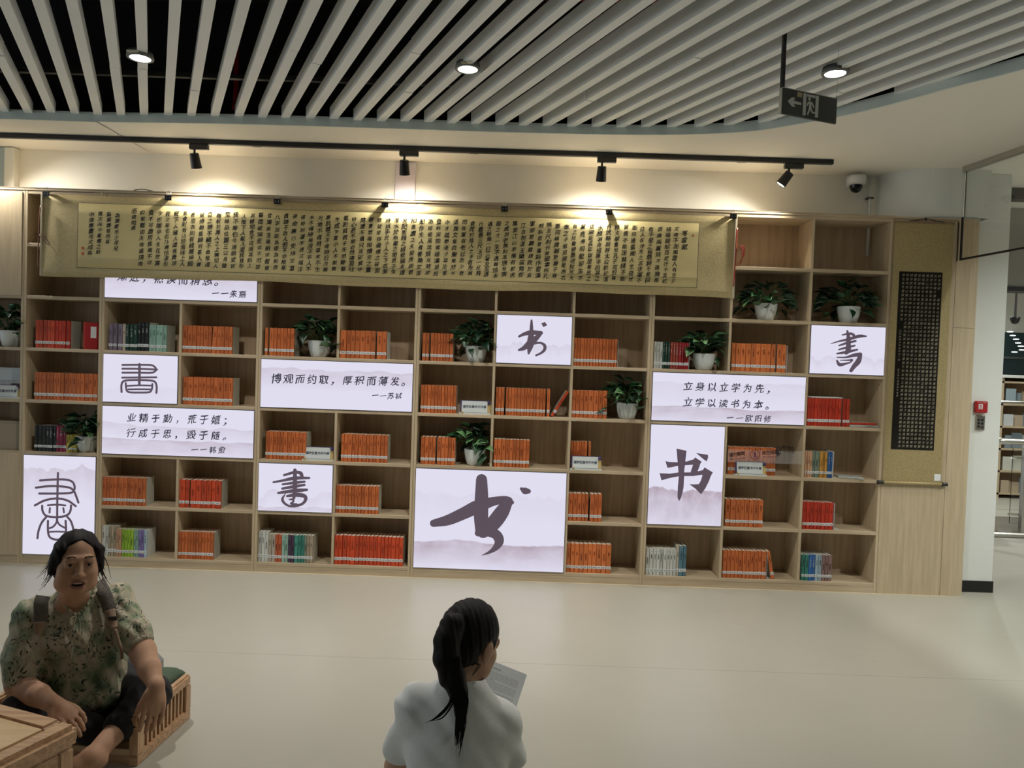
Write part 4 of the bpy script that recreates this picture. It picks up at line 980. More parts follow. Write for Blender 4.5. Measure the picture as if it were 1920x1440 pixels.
def plant(cell, row, px, label, seed, spread=1.0, light=.25, hgt=1.0, cnt_=64):
    rs = random.Random(seed); z = ZL(row) + TH; y0 = .085; x = Xat(px, z, y0)
    t = thing('potted_plant', label, 'plant', (x, y0, z), 0, 'potted plants with dark green leaves on the shelves')
    bm = bm_new(); lathe(bm, [(0, .001), (.052, .001), (.058, .006), (.072, .05), (.079, .09), (.081, .117), (.082, .120), (.077, .120), (.074, .10), (0, .10)], 36); fin(bm, 'pot', M['pot'], t, True)
    bm = bm_new(); lathe(bm, [(.0745, .100), (.05, .107), (0, .110)], 20); fin(bm, 'soil', M['soil'], t, True)
    ia, ib = inner(cell); bs = bm_new()
    for i in range(cnt_):
        az = rs.uniform(0, 2 * PI); el = rs.random()
        r_ = (.03 + .135 * (1 - el) ** .6 * rs.uniform(.6, 1.1)) * spread; zz = .125 + .165 * hgt * el * rs.uniform(.6, 1.05) - (.05 if el < .2 and rs.random() < .5 else 0)
        p = Vector((r_ * math.cos(az) * 1.15, r_ * math.sin(az) * .75, zz))
        p.x = min(max(p.x, ia - x + .03), ib - x - .03); p.y = min(p.y, .15)
        if p.length and p.z < .125 and math.hypot(p.x, p.y) < .085: p.z = .135
        s_ = rs.uniform(.068, .112); out = math.atan2(p.y, p.x) + rs.uniform(-.6, .6); pit = rs.uniform(-.9, .5) * (1 - el * .6) + el * .5
        d = Vector((math.cos(out) * math.cos(pit), math.sin(out) * math.cos(pit), math.sin(pit)))
        tip = p + d * s_
        if tip.x + x > ib - .004 and p.y > -.07: d.x *= -1
        if tip.x + x < ia + .004 and p.y > -.07: d.x *= -1
        if tip.y > .17: d.y *= -1
        if tip.z > .335: d.z *= -.6
        q = d.to_track_quat('Y', 'Z'); 
        li = rs.choice((3, 4, 5, 6, 7, 8)) if rs.random() < light else rs.choice((0, 1, 2, 3))
        o = link('leaf', LEAF[li], None, t, p, None, (s_, s_, s_)); o.rotation_euler = (q @ __import__('mathutils').Quaternion((0, 1, 0), rs.uniform(-.7, .7))).to_euler()
        if i % 2 == 0:
            b0 = Vector((rs.uniform(-.03, .03), rs.uniform(-.03, .03), .105)); tube(bs, [b0, b0.lerp(p, .5) + Vector((0, 0, .02)), p], .0016, 5)
    fin(bs, 'stems', M['stem'], t, True)
plant('L', 4, 22, 'potted plant at the left edge of the photo, above the clear holder', 21, light=.2)
plant('A', 2, 163, 'potted plant above the tall seal-script screen', 22, light=.3)
plant('D', 4, 598, 'potted plant above the left half of the one-line quote', 23, light=.3)
plant('F', 4, 892, 'potted plant touching the running-hand screen on its left', 24, spread=1.05, light=.35, hgt=1.1)
plant('F', 2, 890, 'potted plant above the biggest screen', 25, light=.7)
plant('H', 3, 1175, 'potted plant left of the right two-line quote', 26, light=.35)
plant('I', 4, 1319, 'potted plant above the right two-line quote', 27, light=.35)
plant('J', 5, 1435, "potted plant just right of the gold scroll's end", 28, spread=1.1, light=.2)
plant('K', 5, 1590, 'rightmost potted plant, above the slanted-character screen', 29, spread=1.15, light=.2, hgt=1.05, cnt_=74)
# ================================================================ SCROLLS
SX0, SX1, SZ1, SZ0 = -3.468, 1.548, 2.706, 2.120
def S(x, z):
    v = (SZ1 - z) / (SZ1 - SZ0); w = 0.35 + .65 * v
    return -.017 - .0045 * w * (math.sin(x * 3.1 + .6) + .6 * math.sin(x * 7.3) + .35 * math.sin(x * 13 + 1)) - .006 * v
def Sb(x): return SZ0 + .006 * math.sin(x * 2.3) + .003 * math.sin(x * 6)
def sheet(name, x0, x1, z0f, z1f, off, m, parent, nx=200, nz=12, th=.0008):
    V, Fc = [], []
    for j in range(nz + 1):
        for i in range(nx + 1):
            x = x0 + (x1 - x0) * i / nx; za = z0f(x) if callable(z0f) else z0f; zb = z1f(x) if callable(z1f) else z1f
            z = za + (zb - za) * j / nz; V.append((x, S(x, z) - off, z))
    n = len(V); V += [(a, b + th, c) for a, b, c in V]
    for j in range(nz):
        for i in range(nx):
            a = j * (nx + 1) + i; q = (a, a + 1, a + nx + 2, a + nx + 1); Fc.append(q); Fc.append(tuple(k + n for k in q[::-1]))
    for i in range(nx):
        a, b = i, nz * (nx + 1) + i; Fc.append((a + 1, a, a + n, a + 1 + n)); Fc.append((b, b + 1, b + 1 + n, b + n))
    return from_np(name, V, Fc, m, parent, True)
sc = thing('calligraphy_handscroll', 'long gold horizontal handscroll with columns of black calligraphy clipped across the bookcases', 'scroll', (0, 0, 0))
sheet('mount', SX0, SX1, Sb, SZ1, 0, M['brocade2'], sc)
IX0, IX1, IZ1, IZ0 = -3.203, 1.283, 2.649, 2.186
sheet('border', IX0 - .004, IX1 + .004, IZ0 - .003, IZ1 + .003, .0010, M['darkgrey'], sc, nz=6)
sheet('silk_panel', IX0, IX1, IZ0, IZ1, .0019, M['silk'], sc, nz=6)
cols = ['寒窑賦', '天有不測風雲人有旦夕', '禍福蜈蚣百足行不及蛇', '雄雞兩翼飛不過鴉馬', '有千里之程無騎不能自', '往人有沖天之志非運不', '能自通蓋聞人生在世', '富貴不能淫貧賤不能', '移文章蓋世孔子厄於陳', '邦武略超群太公釣於渭',
        '水顏淵命短殊非凶惡之', '徒盜跖長年豈是善良之', '輩堯帝明聖卻生不', '肖之兒瞽叟愚頑反生大', '孝之子張良原是布衣', '蕭何稱謂縣吏晏子身', '無五尺封作齊國宰相孔', '明臥居草廬能作蜀漢', '軍師楚霸雖雄敗於烏', '江自刎漢王雖弱竟有',
        '萬里江山李廣有射虎', '之威到老無封馮唐有乘', '龍之才一生不遇韓信未', '遇之時無一日三餐及至遇', '行腰懸三尺玉印一旦時', '衰死於陰人之手有先貧', '而後富有老壯而少衰', '滿腹文章白髮竟然不', '中才疏學淺少年及第', '登科深院宮娥運退反',
        '為妓妾風流妓女時來', '配作夫人青春美女卻', '招愚蠢之夫俊秀郎君', '反配粗醜之婦蛟龍未遇', '潛水於魚鱉之間君子失', '時拱手於小人之下衣服', '雖破常存儀禮之容面', '帶憂愁每抱懷安之量', '時遭不遇只宜安貧守', '份心若不欺必然揚眉吐',
        '氣初貧君子天然骨骼', '生成乍富小人不脫貧', '寒肌體天不得時日月無', '光地不得時草木不生', '水不得時風浪不平人不', '得時利運不通注福注', '祿命裏已安排定富', '貴誰不欲人若不依根基', '八字豈能為卿為相吾', '昔寓居洛陽朝求僧食',
        '暮宿破窯思衣不可遮', '其體思食不可濟其飢上', '人憎下人厭人道我賤非', '我不棄也今居朝堂官', '至極品位置三公身雖', '鞠躬於萬人之上無如人', '臣之禮不驕不傲惟道', '是侍朝罷歸府暮入書', '者思衣則有綾羅綿緞', '思食則有山珍海味上人',
        '寵下人擁人道我貴非', '我之能也此乃時也運也', '今也嗟乎人生在世富', '貴不可盡用貧賤不可', '自欺聽由天地循環周', '而復始焉', '', '為重慶市少年兒', '童圖書館所寫', '歲次丙午暮春之辭', '中國書畫院文成森']
xs_px = [1283, 1264]
xR, xL = 1.185, -3.105
pit = (xR - xL) / (len(cols) - 1.0); items = []; srs2 = random.Random(4)
for i, c_ in enumerate(cols):
    x = xR - pit * i
    if not c_: continue
    n_ = len(c_); ztop = 2.598 + srs2.uniform(-.008, .008); zbot = 2.232 + srs2.uniform(-.008, .006); size = .0385
    if i == 0: stp = .050; ztop = 2.575; size = .044
    elif c_ in ('而復始焉',): stp = .040
    elif i > 66: ztop -= .022; stp = .0395; size = .036
    else: stp = (ztop - zbot) / (n_ - 1)
    for j, ch in enumerate(c_):
        items.append((ch, x + srs2.uniform(-.003, .003) - .0006 * j * 2, ztop - stp * j, size * srs2.uniform(.88, 1.08)))
write(items, lambda x, z: (x, S(x, z) - .0026, z), bold=.022, hand=1.0, name='calligraphy', m=M['ink'], parent=sc, rs=np.random.RandomState(5))
for z in (2.325, 2.285):
    bm = bm_new(); x = -3.165; 
    for a, b in ((0, .016), ): obox(bm, (x, S(x, z) - .003, z), (.009, 0, 0), (0, .0003, 0), (0, 0, .009))
    fin(bm, 'seal_stamp', M['red_seal'], sc)
bm = bm_new(); obox(bm, (1.245, S(1.245, 2.56) - .003, 2.56), (.004, 0, 0), (0, .0003, 0), (0, 0, .008)); fin(bm, 'seal_stamp', M['red_seal'], sc)
for x in (SX0, SX1):
    boxo('end_stave', x - .007, x + .007, -.028, -.012, SZ0 - .004, SZ1, mat('stave', (.50, .45, .32), .5), sc, bev=.002)
rib = mat('ribbon_brown', (.11, .035, .02), .35); ribr = mat('ribbon_red', (.35, .06, .04), .35)
def ribbon(pts, m, nm='ribbon', w=.006):
    bm = bm_new(); P = spline(pts, 6); pr = None
    for i, p in enumerate(P):
        a, b = bm.verts.new((p[0] - w / 2, p[1], p[2])), bm.verts.new((p[0] + w / 2, p[1] - .003, p[2] + .003))
        if pr: bm.faces.new([pr[0], pr[1], b, a])
        pr = (a, b)
    r = bmesh.ops.extrude_face_region(bm, geom=list(bm.faces)); bmesh.ops.translate(bm, vec=(0, -.0012, 0), verts=[v for v in r['geom'] if isinstance(v, bmesh.types.BMVert)])
    fin(bm, nm, m, sc, True)
ribbon([(SX0 + .0, -.035, 2.62), (SX0 - .006, -.04, 2.5), (SX0 - .008, -.04, 2.40), (SX0 - .013, -.035, 2.25), (SX0 - .010, -.035, 2.17)], rib, w=.011)
ribbon([(SX0 - .008, -.042, 2.41), (SX0 - .045, -.05, 2.40), (SX0 - .075, -.05, 2.35), (SX0 - .06, -.05, 2.33), (SX0 - .03, -.048, 2.36), (SX0 - .006, -.044, 2.41)], rib)
ribbon([(SX0 - .006, -.044, 2.41), (SX0 + .03, -.045, 2.40), (SX0 + .065, -.045, 2.36), (SX0 + .075, -.044, 2.335), (SX0 + .05, -.044, 2.35), (SX0 + .0, -.044, 2.405)], rib)
ribbon([(SX0 + .075, -.042, 2.335), (SX0 + .11, -.040, 2.30), (SX0 + .13, -.04, 2.26)], rib, w=.002)
ribbon([(SX1 + .004, -.035, 2.62), (SX1 - .0, -.04, 2.5), (SX1 - .0, -.04, 2.40), (SX1 - .004, -.035, 2.2)], ribr, w=.010)
for dx in (0, .012, .022):
    ribbon([(SX1 + .002, -.042, 2.48 - dx), (SX1 + .03 + dx, -.05, 2.49), (SX1 + .045 + dx * .6, -.05, 2.43), (SX1 + .035, -.05, 2.36 + dx), (SX1 + .004, -.045, 2.35)], ribr, w=.006)
# binder clips
def clip(px, i, py=372):
    x = Xat(px, 2.72, -.03)
    t = thing('binder_clip', 'black binder clip holding the gold scroll, %s of seven from the left' % ORD[i], 'clip', (x, -.026, 2.706), 0, 'binder clips along the gold scroll')
    bm = bm_new(); vs = []
    prof = [(.009, .018), (-.012, .016), (-.013, .012), (-.008, -.020), (-.006, -.020), (-.010, .010), (.008, .012)]
    A_ = [bm.verts.new((-.024, y, z)) for y, z in prof]; B_ = [bm.verts.new((.024, y, z)) for y, z in prof]
    for k in range(len(prof)): bm.faces.new([A_[k], A_[(k + 1) % 7], B_[(k + 1) % 7], B_[k]])
    bm.faces.new(A_); bm.faces.new(B_)
    fin(bm, 'clamp_body', M['blackpl'], t)
    for dy in (0, .016):
        bm = bm_new(); tube(bm, spline([(-.012, -.010 + dy, -.010 if dy == 0 else .014), (-.009, -.012 + dy, .03), (-.009, -.006 + dy, .042), (0, -.005 + dy, .047), (.009, -.006 + dy, .042), (.009, -.012 + dy, .03), (.012, -.010 + dy, -.010 if dy == 0 else .014)], 4), .0010, 6)
        fin(bm, 'wire_handle', M['chrome'], t, True)
for i, px in enumerate((87, 316, 520, 722, 946, 1142, 1375)): clip(px, i)
# black cables behind the top edge
def cable(pts, label):
    bm = bm_new(); tube(bm, spline(pts, 8), .003, 8); tag(fin(bm, 'cable', M['blackpl'], None, True), label, 'cable')
a = Xat(244, 2.76, .05); b = Xat(306, 2.74, .05)
cable([(a, .05, 2.744), (a + .03, .05, 2.768), (a + .09, .05, 2.778), (a + .17, .05, 2.765), (b, .05, 2.744)], 'black cable arching above the left part of the bookcase top')
a = Xat(1312, 2.76, .05); b = Xat(1358, 2.76, .05)
cable([(a, .05, 2.744), (a + .07, .05, 2.752), (b, .05, 2.744)], 'short black cable on the bookcase top near the right end of the gold scroll')

# hanging vertical scroll
VS = thing('hanging_scroll', 'tall gold hanging scroll with black panel of small pale calligraphy on the end cabinet', 'scroll', (2.694, -.006, 0))
VW = .425
def vs_box(nm, x0, x1, z0, z1, y0, y1, m, bev=0): return boxo(nm, x0, x1, y0, y1, z0, z1, m, VS, bev=bev)
vs_box('mount', 0, VW, .83, 2.706, -.004, -.002, M['brocade'])
vs_box('border', .048, .048 + .312, 1.064, 2.354, -.0046, -.004, M['black'])
vs_box('ink_panel', .050, .050 + .308, 1.066, 2.352, -.0052, -.0046, M['blackpaper'])
bm = bm_new(); tube(bm, [(0, 0, 0), (VW, 0, 0)], .011, 14); fin(bm, 'roller', M['brocade'], VS, True, loc=(0, -.012, .822))
for x0, x1 in ((-.040, -.001), (VW + .001, VW + .038)):
    bm = bm_new(); tube(bm, [(x0, 0, 0), (x0 + .012, 0, 0), (x1 - .006, 0, 0), (x1, 0, 0)], [.016, .013, .012, .014], 14); fin(bm, 'roller_knob', M['blackpl'], VS, True, loc=(0, -.012, .822))
boxo('top_stave', -.004, VW + .004, -.010, .0, 2.700, 2.714, mat('stave_wood', (.25, .17, .09), .5), VS, bev=.002)
bm = bm_new(); tube(bm, spline([(.08, -.004, 2.712), (.15, -.006, 2.722), (.22, -.008, 2.735), (.29, -.006, 2.722), (.38, -.004, 2.712)], 5), .0028, 8); tube(bm, [(.215, -.008, 2.742), (.222, -.008, 2.722)], .006, 8)
fin(bm, 'hanging_cord', M['blackpl'], VS, True)
vs_box('label_sticker', VW - .052, VW - .006, .845, .893, -.0052, -.004, M['paper'])
T = ('醉翁亭記  環滁皆山也其西南諸峰林壑尤美望之蔚然而深秀者琅琊也山行六七里漸聞水聲潺潺而瀉出於兩峰之間者釀泉也峰回路轉有亭翼然臨於泉上者醉翁亭也作亭者誰山之僧智仙也名之者誰太守自謂也太守與客來飲於此飲少輒醉而年又最高故自號曰醉翁也醉翁之意不在酒在乎山水之間也山水之樂'
     '得之心而寓之酒也若夫日出而林霏開雲歸而巖穴暝晦明變化者山間之朝暮也野芳發而幽香佳木秀而繁陰風霜高潔水落而石出者山間之四時也朝而往暮而歸四時之景不同而樂亦無窮也至於負者歌於途行者休於樹前者呼後者應傴僂提攜往來而不絕者滁人遊也臨溪而漁溪深而魚肥釀泉為酒泉香而酒洌山肴野蔌雜然而前陳者太守宴也宴酣之樂'
     '非絲非竹射者中弈者勝觥籌交錯起坐而諠譁者眾賓歡也蒼顏白髮頹然乎其間者太守醉也已而夕陽在山人影散亂太守歸而賓客從也樹林陰翳鳴聲上下遊人去而禽鳥樂也然而禽鳥知山林之樂而不知人之樂人知從太守遊而樂而不知太守之樂其樂也醉能同其樂醒能述以文者太守也太守謂誰廬陵歐陽修也')
items = []; R0 = 44; cw = .0288; rh = 1.236 / 43
for i in range(10):
    seg = T[i * R0:(i + 1) * R0]
    for j, ch in enumerate(seg): items.append((ch, .3385 - i * cw, 2.327 - j * rh, .0205))
print('T', len(T))
sig = '右錄歐陽修醉翁亭記一首歲次丙午暮春書於重慶'
for j, ch in enumerate(sig): items.append((ch, .3385 - 9 * cw - .004, 2.327 - (len(T) - 9 * R0 + 2) * rh - j * .021 - (.05 if j > 10 else 0), .0145))
write([i for i in items if not i[0].isspace()], lambda x, z: (x, -.0056, z), bold=.0, hand=.8, name='calligraphy', m=M['gold_ink'], parent=VS, rs=np.random.RandomState(8))
# ================================================================ PEOPLE  (smooth-blended bodies, surfaced with a small surface-nets routine)
class Body:
    def __init__(s, lo, hi, h):
        s.lo = np.array(lo, float); s.h = h; s.n = np.ceil((np.array(hi) - s.lo) / h).astype(int) + 1
        s.a = np.full(s.n, .15, np.float32)
    def _reg(s, lo, hi, m):
        i0 = np.clip(np.floor((np.array(lo) - m - s.lo) / s.h).astype(int), 0, s.n - 1); i1 = np.clip(np.ceil((np.array(hi) + m - s.lo) / s.h).astype(int) + 1, 1, s.n)
        g = [(s.lo[k] + s.h * np.arange(i0[k], max(i1[k], i0[k] + 1))).astype(np.float32) for k in range(3)]
        return tuple(slice(i0[k], max(i1[k], i0[k] + 1)) for k in range(3)), g[0][:, None, None], g[1][None, :, None], g[2][None, None, :]
    def _mix(s, sl, d, k, sub):
        A = s.a[sl]
        if sub:
            hh = np.maximum(k - np.abs(-A - d), 0) / k; s.a[sl] = np.maximum(A, -d) + hh * hh * k * .25
        else:
            hh = np.maximum(k - np.abs(A - d), 0) / k; s.a[sl] = np.minimum(A, d) - hh * hh * k * .25
    def cap(s, a, b, ra, rb=None, k=.012, sub=False):
        rb = ra if rb is None else rb; a = np.array(a, float); b = np.array(b, float); r = max(ra, rb)
        sl, X, Y, Z = s._reg(np.minimum(a, b) - r, np.maximum(a, b) + r, k + 4 * s.h)
        ab = b - a; L2 = float(ab @ ab) + 1e-12
        t = np.clip(((X - a[0]) * ab[0] + (Y - a[1]) * ab[1] + (Z - a[2]) * ab[2]) / L2, 0, 1)
        d = np.sqrt((X - a[0] - t * ab[0]) ** 2 + (Y - a[1] - t * ab[1]) ** 2 + (Z - a[2] - t * ab[2]) ** 2) - (ra + (rb - ra) * t)
        s._mix(sl, d.astype(np.float32), k, sub)
    def ell(s, c, r, R=None, k=.015, sub=False):
        c = np.array(c, float); r = np.array(r, float); R = np.eye(3) if R is None else np.array(R); m = r.max()
        sl, X, Y, Z = s._reg(c - m, c + m, k + 4 * s.h)
        x, y, z = X - c[0], Y - c[1], Z - c[2]
        q = [(R[0, i] * x + R[1, i] * y + R[2, i] * z) for i in range(3)]
        k0 = np.sqrt(sum((q[i] / r[i]) ** 2 for i in range(3))); k1 = np.sqrt(sum((q[i] / r[i] ** 2) ** 2 for i in range(3))) + 1e-9
        s._mix(sl, (k0 * (k0 - 1) / k1).astype(np.float32), k, sub)
    def cut(s, p, n):      # keep the side n points away from
        X, Y, Z = [(s.lo[k] + s.h * np.arange(s.n[k])).astype(np.float32) for k in range(3)]
        d = (X[:, None, None] - p[0]) * n[0] + (Y[None, :, None] - p[1]) * n[1] + (Z[None, None, :] - p[2]) * n[2]
        s.a = np.maximum(s.a, d.astype(np.float32))
    def ripple(s, terms):
        X, Y, Z = [(s.lo[k] + s.h * np.arange(s.n[k])).astype(np.float32) for k in range(3)]
        X, Y, Z = X[:, None, None], Y[None, :, None], Z[None, None, :]
        m = np.abs(s.a) < .03; idx = np.nonzero(m); x, y, z = X[idx[0], 0, 0], Y[0, idx[1], 0], Z[0, 0, idx[2]]
        w = 0
        for amp, f, wf, wa in terms:
            w = w + amp * np.sin(f[0] * x + f[1] * y + f[2] * z + wa * np.sin(wf[0] * x + wf[1] * y + wf[2] * z))
        s.a[idx] += w.astype(np.float32)
    def mesh(s):
        A = s.a; n = s.n
        neg = A < 0
        c = neg[:-1, :-1, :-1].astype(np.int8).copy()
        for dx in (0, 1):
            for dy in (0, 1):
                for dz in (0, 1):
                    if dx + dy + dz: c += neg[dx:n[0] - 1 + dx, dy:n[1] - 1 + dy, dz:n[2] - 1 + dz]
        act = (c > 0) & (c < 8); ids = np.nonzero(act); N_ = len(ids[0]); idx = np.full(act.shape, -1, np.int32); idx[ids] = np.arange(N_)
        P = np.zeros((N_, 3)); W_ = np.zeros(N_); I = np.array(ids).T
        cor = [(a, b, c_) for a in (0, 1) for b in (0, 1) for c_ in (0, 1)]
        val = {q: A[I[:, 0] + q[0], I[:, 1] + q[1], I[:, 2] + q[2]] for q in cor}
        for q in cor:
            for ax in range(3):
                if q[ax] == 0:
                    q2 = tuple(1 if i == ax else q[i] for i in range(3)); v0, v1 = val[q], val[q2]; cr = (v0 < 0) != (v1 < 0)
                    t = np.where(cr, v0 / (v0 - v1 + 1e-12), 0); p = np.array(q, float)[None, :].repeat(N_, 0); p[:, ax] += t
                    P += np.where(cr[:, None], p, 0); W_ += cr
        P = P / W_[:, None] + I; V = s.lo + P * s.h
        faces = []
        for ax in range(3):
            o = [k for k in range(3) if k != ax]
            sl0 = [slice(None)] * 3; sl1 = [slice(None)] * 3; sl0[ax] = slice(0, -1); sl1[ax] = slice(1, None)
            for k in o: sl0[k] = slice(1, -1); sl1[k] = slice(1, -1)
            a0, a1 = neg[tuple(sl0)], neg[tuple(sl1)]; ed = np.nonzero(a0 != a1); E_ = np.array(ed).T
            if not len(E_): continue
            for k in o: E_[:, k] += 1
            flip = a0[ed]
            def g(d0, d1):
                q = E_.copy(); q[:, o[0]] -= d0; q[:, o[1]] -= d1; return idx[q[:, 0], q[:, 1], q[:, 2]]
            Q = np.stack([g(0, 0), g(1, 0), g(1, 1), g(0, 1)], 1)
            fl = flip if ax != 1 else ~flip
            Q[~fl] = Q[~fl][:, ::-1]
            faces.append(Q)
        Fq = np.concatenate(faces); Fq = Fq[(Fq >= 0).all(1)]
        return V, Fq
def build(name, body, m, parent=None, relax=1):
    V, Q = body.mesh()
    for _ in range(relax):
        acc = np.zeros_like(V); cnt = np.zeros(len(V))
        for i in range(4):
            a, b = Q[:, i], Q[:, (i + 1) % 4]
            np.add.at(acc, a, V[b]); np.add.at(acc, b, V[a]); np.add.at(cnt, a, 1); np.add.at(cnt, b, 1)
        V = V * .5 + .5 * acc / np.maximum(cnt, 1)[:, None]
    me = bpy.data.meshes.new(name); me.vertices.add(len(V)); me.vertices.foreach_set('co', V.astype(np.float32).ravel())
    me.loops.add(Q.size); me.loops.foreach_set('vertex_index', Q.astype(np.int32).ravel()); me.polygons.add(len(Q))
    me.polygons.foreach_set('loop_start', np.arange(0, Q.size, 4, dtype=np.int32)); me.polygons.foreach_set('loop_total', np.full(len(Q), 4, np.int32))
    me.update(); me.validate(); me.polygons.foreach_set('use_smooth', [True] * len(me.polygons))
    o = link(name, me, m, parent); return o, V
def frame(f, up=(0, 0, 1), roll=0):
    f = np.array(f, float); f /= np.linalg.norm(f); r = np.cross(f, up); r /= np.linalg.norm(r); u = np.cross(r, f)
    c, s = math.cos(roll), math.sin(roll); return np.stack([c * r + s * u, f, -s * r + c * u], 1)      # columns: right(own), forward, up
def hand(B, wr, d, n, side, curl, sc=1.0, spread=.07, thumb=.75, k=.004, rw=.03):
    """palm, four unequal jointed fingers and an opposed thumb. d: to the fingers, n: back of the hand, side: +1 thumb towards n x d"""
    wr = np.array(wr, float); d = np.array(d, float); d /= np.linalg.norm(d); n = np.array(n, float); n -= d * (n @ d); n /= np.linalg.norm(n); t = np.cross(n, d) * side
    R = np.stack([t, d, n], 1)
    B.ell(wr + d * .045 * sc, (.038 * sc, .052 * sc, .0155 * sc), R, k=.014)
    B.cap(wr - d * .01, wr + d * .03 * sc, rw * .92, .024 * sc, k=.014)
    fl = (.070, .078, .073, .058)
    for i in range(4):
        off = (1.5 - i) * .0205 * sc; base = wr + d * (.078 - .004 * abs(i - 1)) * sc + t * off; a = (1.5 - i) * spread
        fd = d * math.cos(a) + t * math.sin(a); p = base - fd * .018 * sc; c = curl[i] if isinstance(curl, (list, tuple)) else curl
        q = base; B.cap(p, q, .0095 * sc, .0092 * sc, k=.006)
        ang = 0; r0 = .0090
        for j, ln in enumerate((.46, .30, .24)):
            ang += c * (.8, 1.1, .7)[j]; dd = fd * math.cos(ang) - n * math.sin(ang); q2 = q + dd * fl[i] * ln * sc
            B.cap(q, q2, r0 * sc, (r0 - .0007) * sc, k=k); q = q2; r0 -= .0007
    b0 = wr + d * .022 * sc + t * .024 * sc; td = t * math.sin(thumb) + d * math.cos(thumb) - n * .25; td /= np.linalg.norm(td)
    m1 = b0 + td * .042 * sc; td2 = td * .8 + d * .45 - n * .2; td2 /= np.linalg.norm(td2)
    B.cap(b0, m1, .0145 * sc, .0112 * sc, k=.010); B.cap(m1, m1 + td2 * .030 * sc, .0108 * sc, .0085 * sc, k=.004)
def skinmat(nm, c1, c2):
    m = noisy(nm, c1, c2, nscale=14, rough=.62, bump=.03, detail=5, spec=.3); b = m.node_tree.nodes['Principled BSDF']
    b.inputs['Subsurface Weight'].default_value = .08; b.inputs['Subsurface Radius'].default_value = (.02, .008, .004); b.inputs['Subsurface Scale'].default_value = .4; return m
M['skin'] = skinmat('skin_tan', (.40, .225, .14), (.46, .27, .17)); M['skin2'] = skinmat('skin_fair', (.50, .30, .20), (.55, .35, .24))
M['lips'] = mat('lips', (.25, .105, .08), .5); M['hair'] = noisy('hair_black', (.004, .0035, .0035), (.010, .008, .0075), (60, 60, 4), 6, rough=.55, bump=.25, detail=3, spec=.16)
M['eyew'] = mat('eye_white', (.42, .38, .34), .15); M['iris'] = mat('iris_brown', (.012, .006, .004), .1); M['brow'] = mat('brow_hair', (.085, .048, .032), .85); M['teeth'] = mat('teeth', (.55, .52, .45), .25); M['mouth'] = mat('mouth_inside', (.03, .008, .006), .6)
M['trouser'] = noisy('trouser_black', (.008, .008, .009), (.016, .015, .016), nscale=30, rough=.9)
M['strap'] = noisy('strap_taupe', (.10, .085, .07), (.13, .115, .10), (1, 1, 1), 90, rough=.85, bump=.2); M['strap_b'] = mat('strap_tan', (.26, .17, .11), .8)
# leaf-printed blouse
def print_mat():
    m = mat('leaf_print', (.3, .3, .2), .75); b = m.node_tree.nodes['Principled BSDF']; tc = N(m, 'ShaderNodeTexCoord')
    n1 = N(m, 'ShaderNodeTexNoise'); n1.inputs['Scale'].default_value = 11; n1.inputs['Detail'].default_value = 4; L(m, tc.outputs['Object'], n1.inputs['Vector'])
    r1 = ramp(m, [(.34, (.09, .14, .07)), (.44, (.25, .27, .17)), (.54, (.44, .37, .27)), (.66, (.20, .26, .15))]); L(m, n1.outputs[0], r1.inputs[0])
    dn = N(m, 'ShaderNodeTexNoise'); dn.inputs['Scale'].default_value = 14; L(m, tc.outputs['Object'], dn.inputs['Vector'])
    mxv = N(m, 'ShaderNodeMixRGB'); mxv.inputs[0].default_value = .12; L(m, tc.outputs['Object'], mxv.inputs[1]); L(m, dn.outputs['Color'], mxv.inputs[2])
    mp = N(m, 'ShaderNodeMapping'); mp.inputs['Scale'].default_value = (1, .8, .32); mp.inputs['Rotation'].default_value = (.4, .9, .3); L(m, mxv.outputs[0], mp.inputs[0])
    v = N(m, 'ShaderNodeTexVoronoi'); v.inputs['Scale'].default_value = 95; v.inputs['Randomness'].default_value = 1; L(m, mp.outputs[0], v.inputs['Vector'])
    rv = ramp(m, [(.22, (1, 1, 1)), (.40, (0, 0, 0))]); L(m, v.outputs['Distance'], rv.inputs[0])
    n2 = N(m, 'ShaderNodeTexNoise'); n2.inputs['Scale'].default_value = 16; n2.inputs['Detail'].default_value = 2; L(m, tc.outputs['Object'], n2.inputs['Vector'])
    r2 = ramp(m, [(.41, (0, 0, 0)), (.50, (1, 1, 1))]); L(m, n2.outputs[0], r2.inputs[0])
    mu = N(m, 'ShaderNodeMath'); mu.operation = 'MULTIPLY'; L(m, rv.outputs[0], mu.inputs[0]); L(m, r2.outputs[0], mu.inputs[1])
    mx = N(m, 'ShaderNodeMixRGB'); L(m, mu.outputs[0], mx.inputs[0]); L(m, r1.outputs[0], mx.inputs[1]); mx.inputs[2].default_value = (.018, .035, .018, 1)
    L(m, mx.outputs[0], b.inputs['Base Color']); return m
M['print'] = print_mat()
M['tshirt'] = noisy('white_cotton', (.76, .78, .76), (.82, .84, .82), nscale=200, rough=.9)
A_ = lambda *p: np.array(p, float)

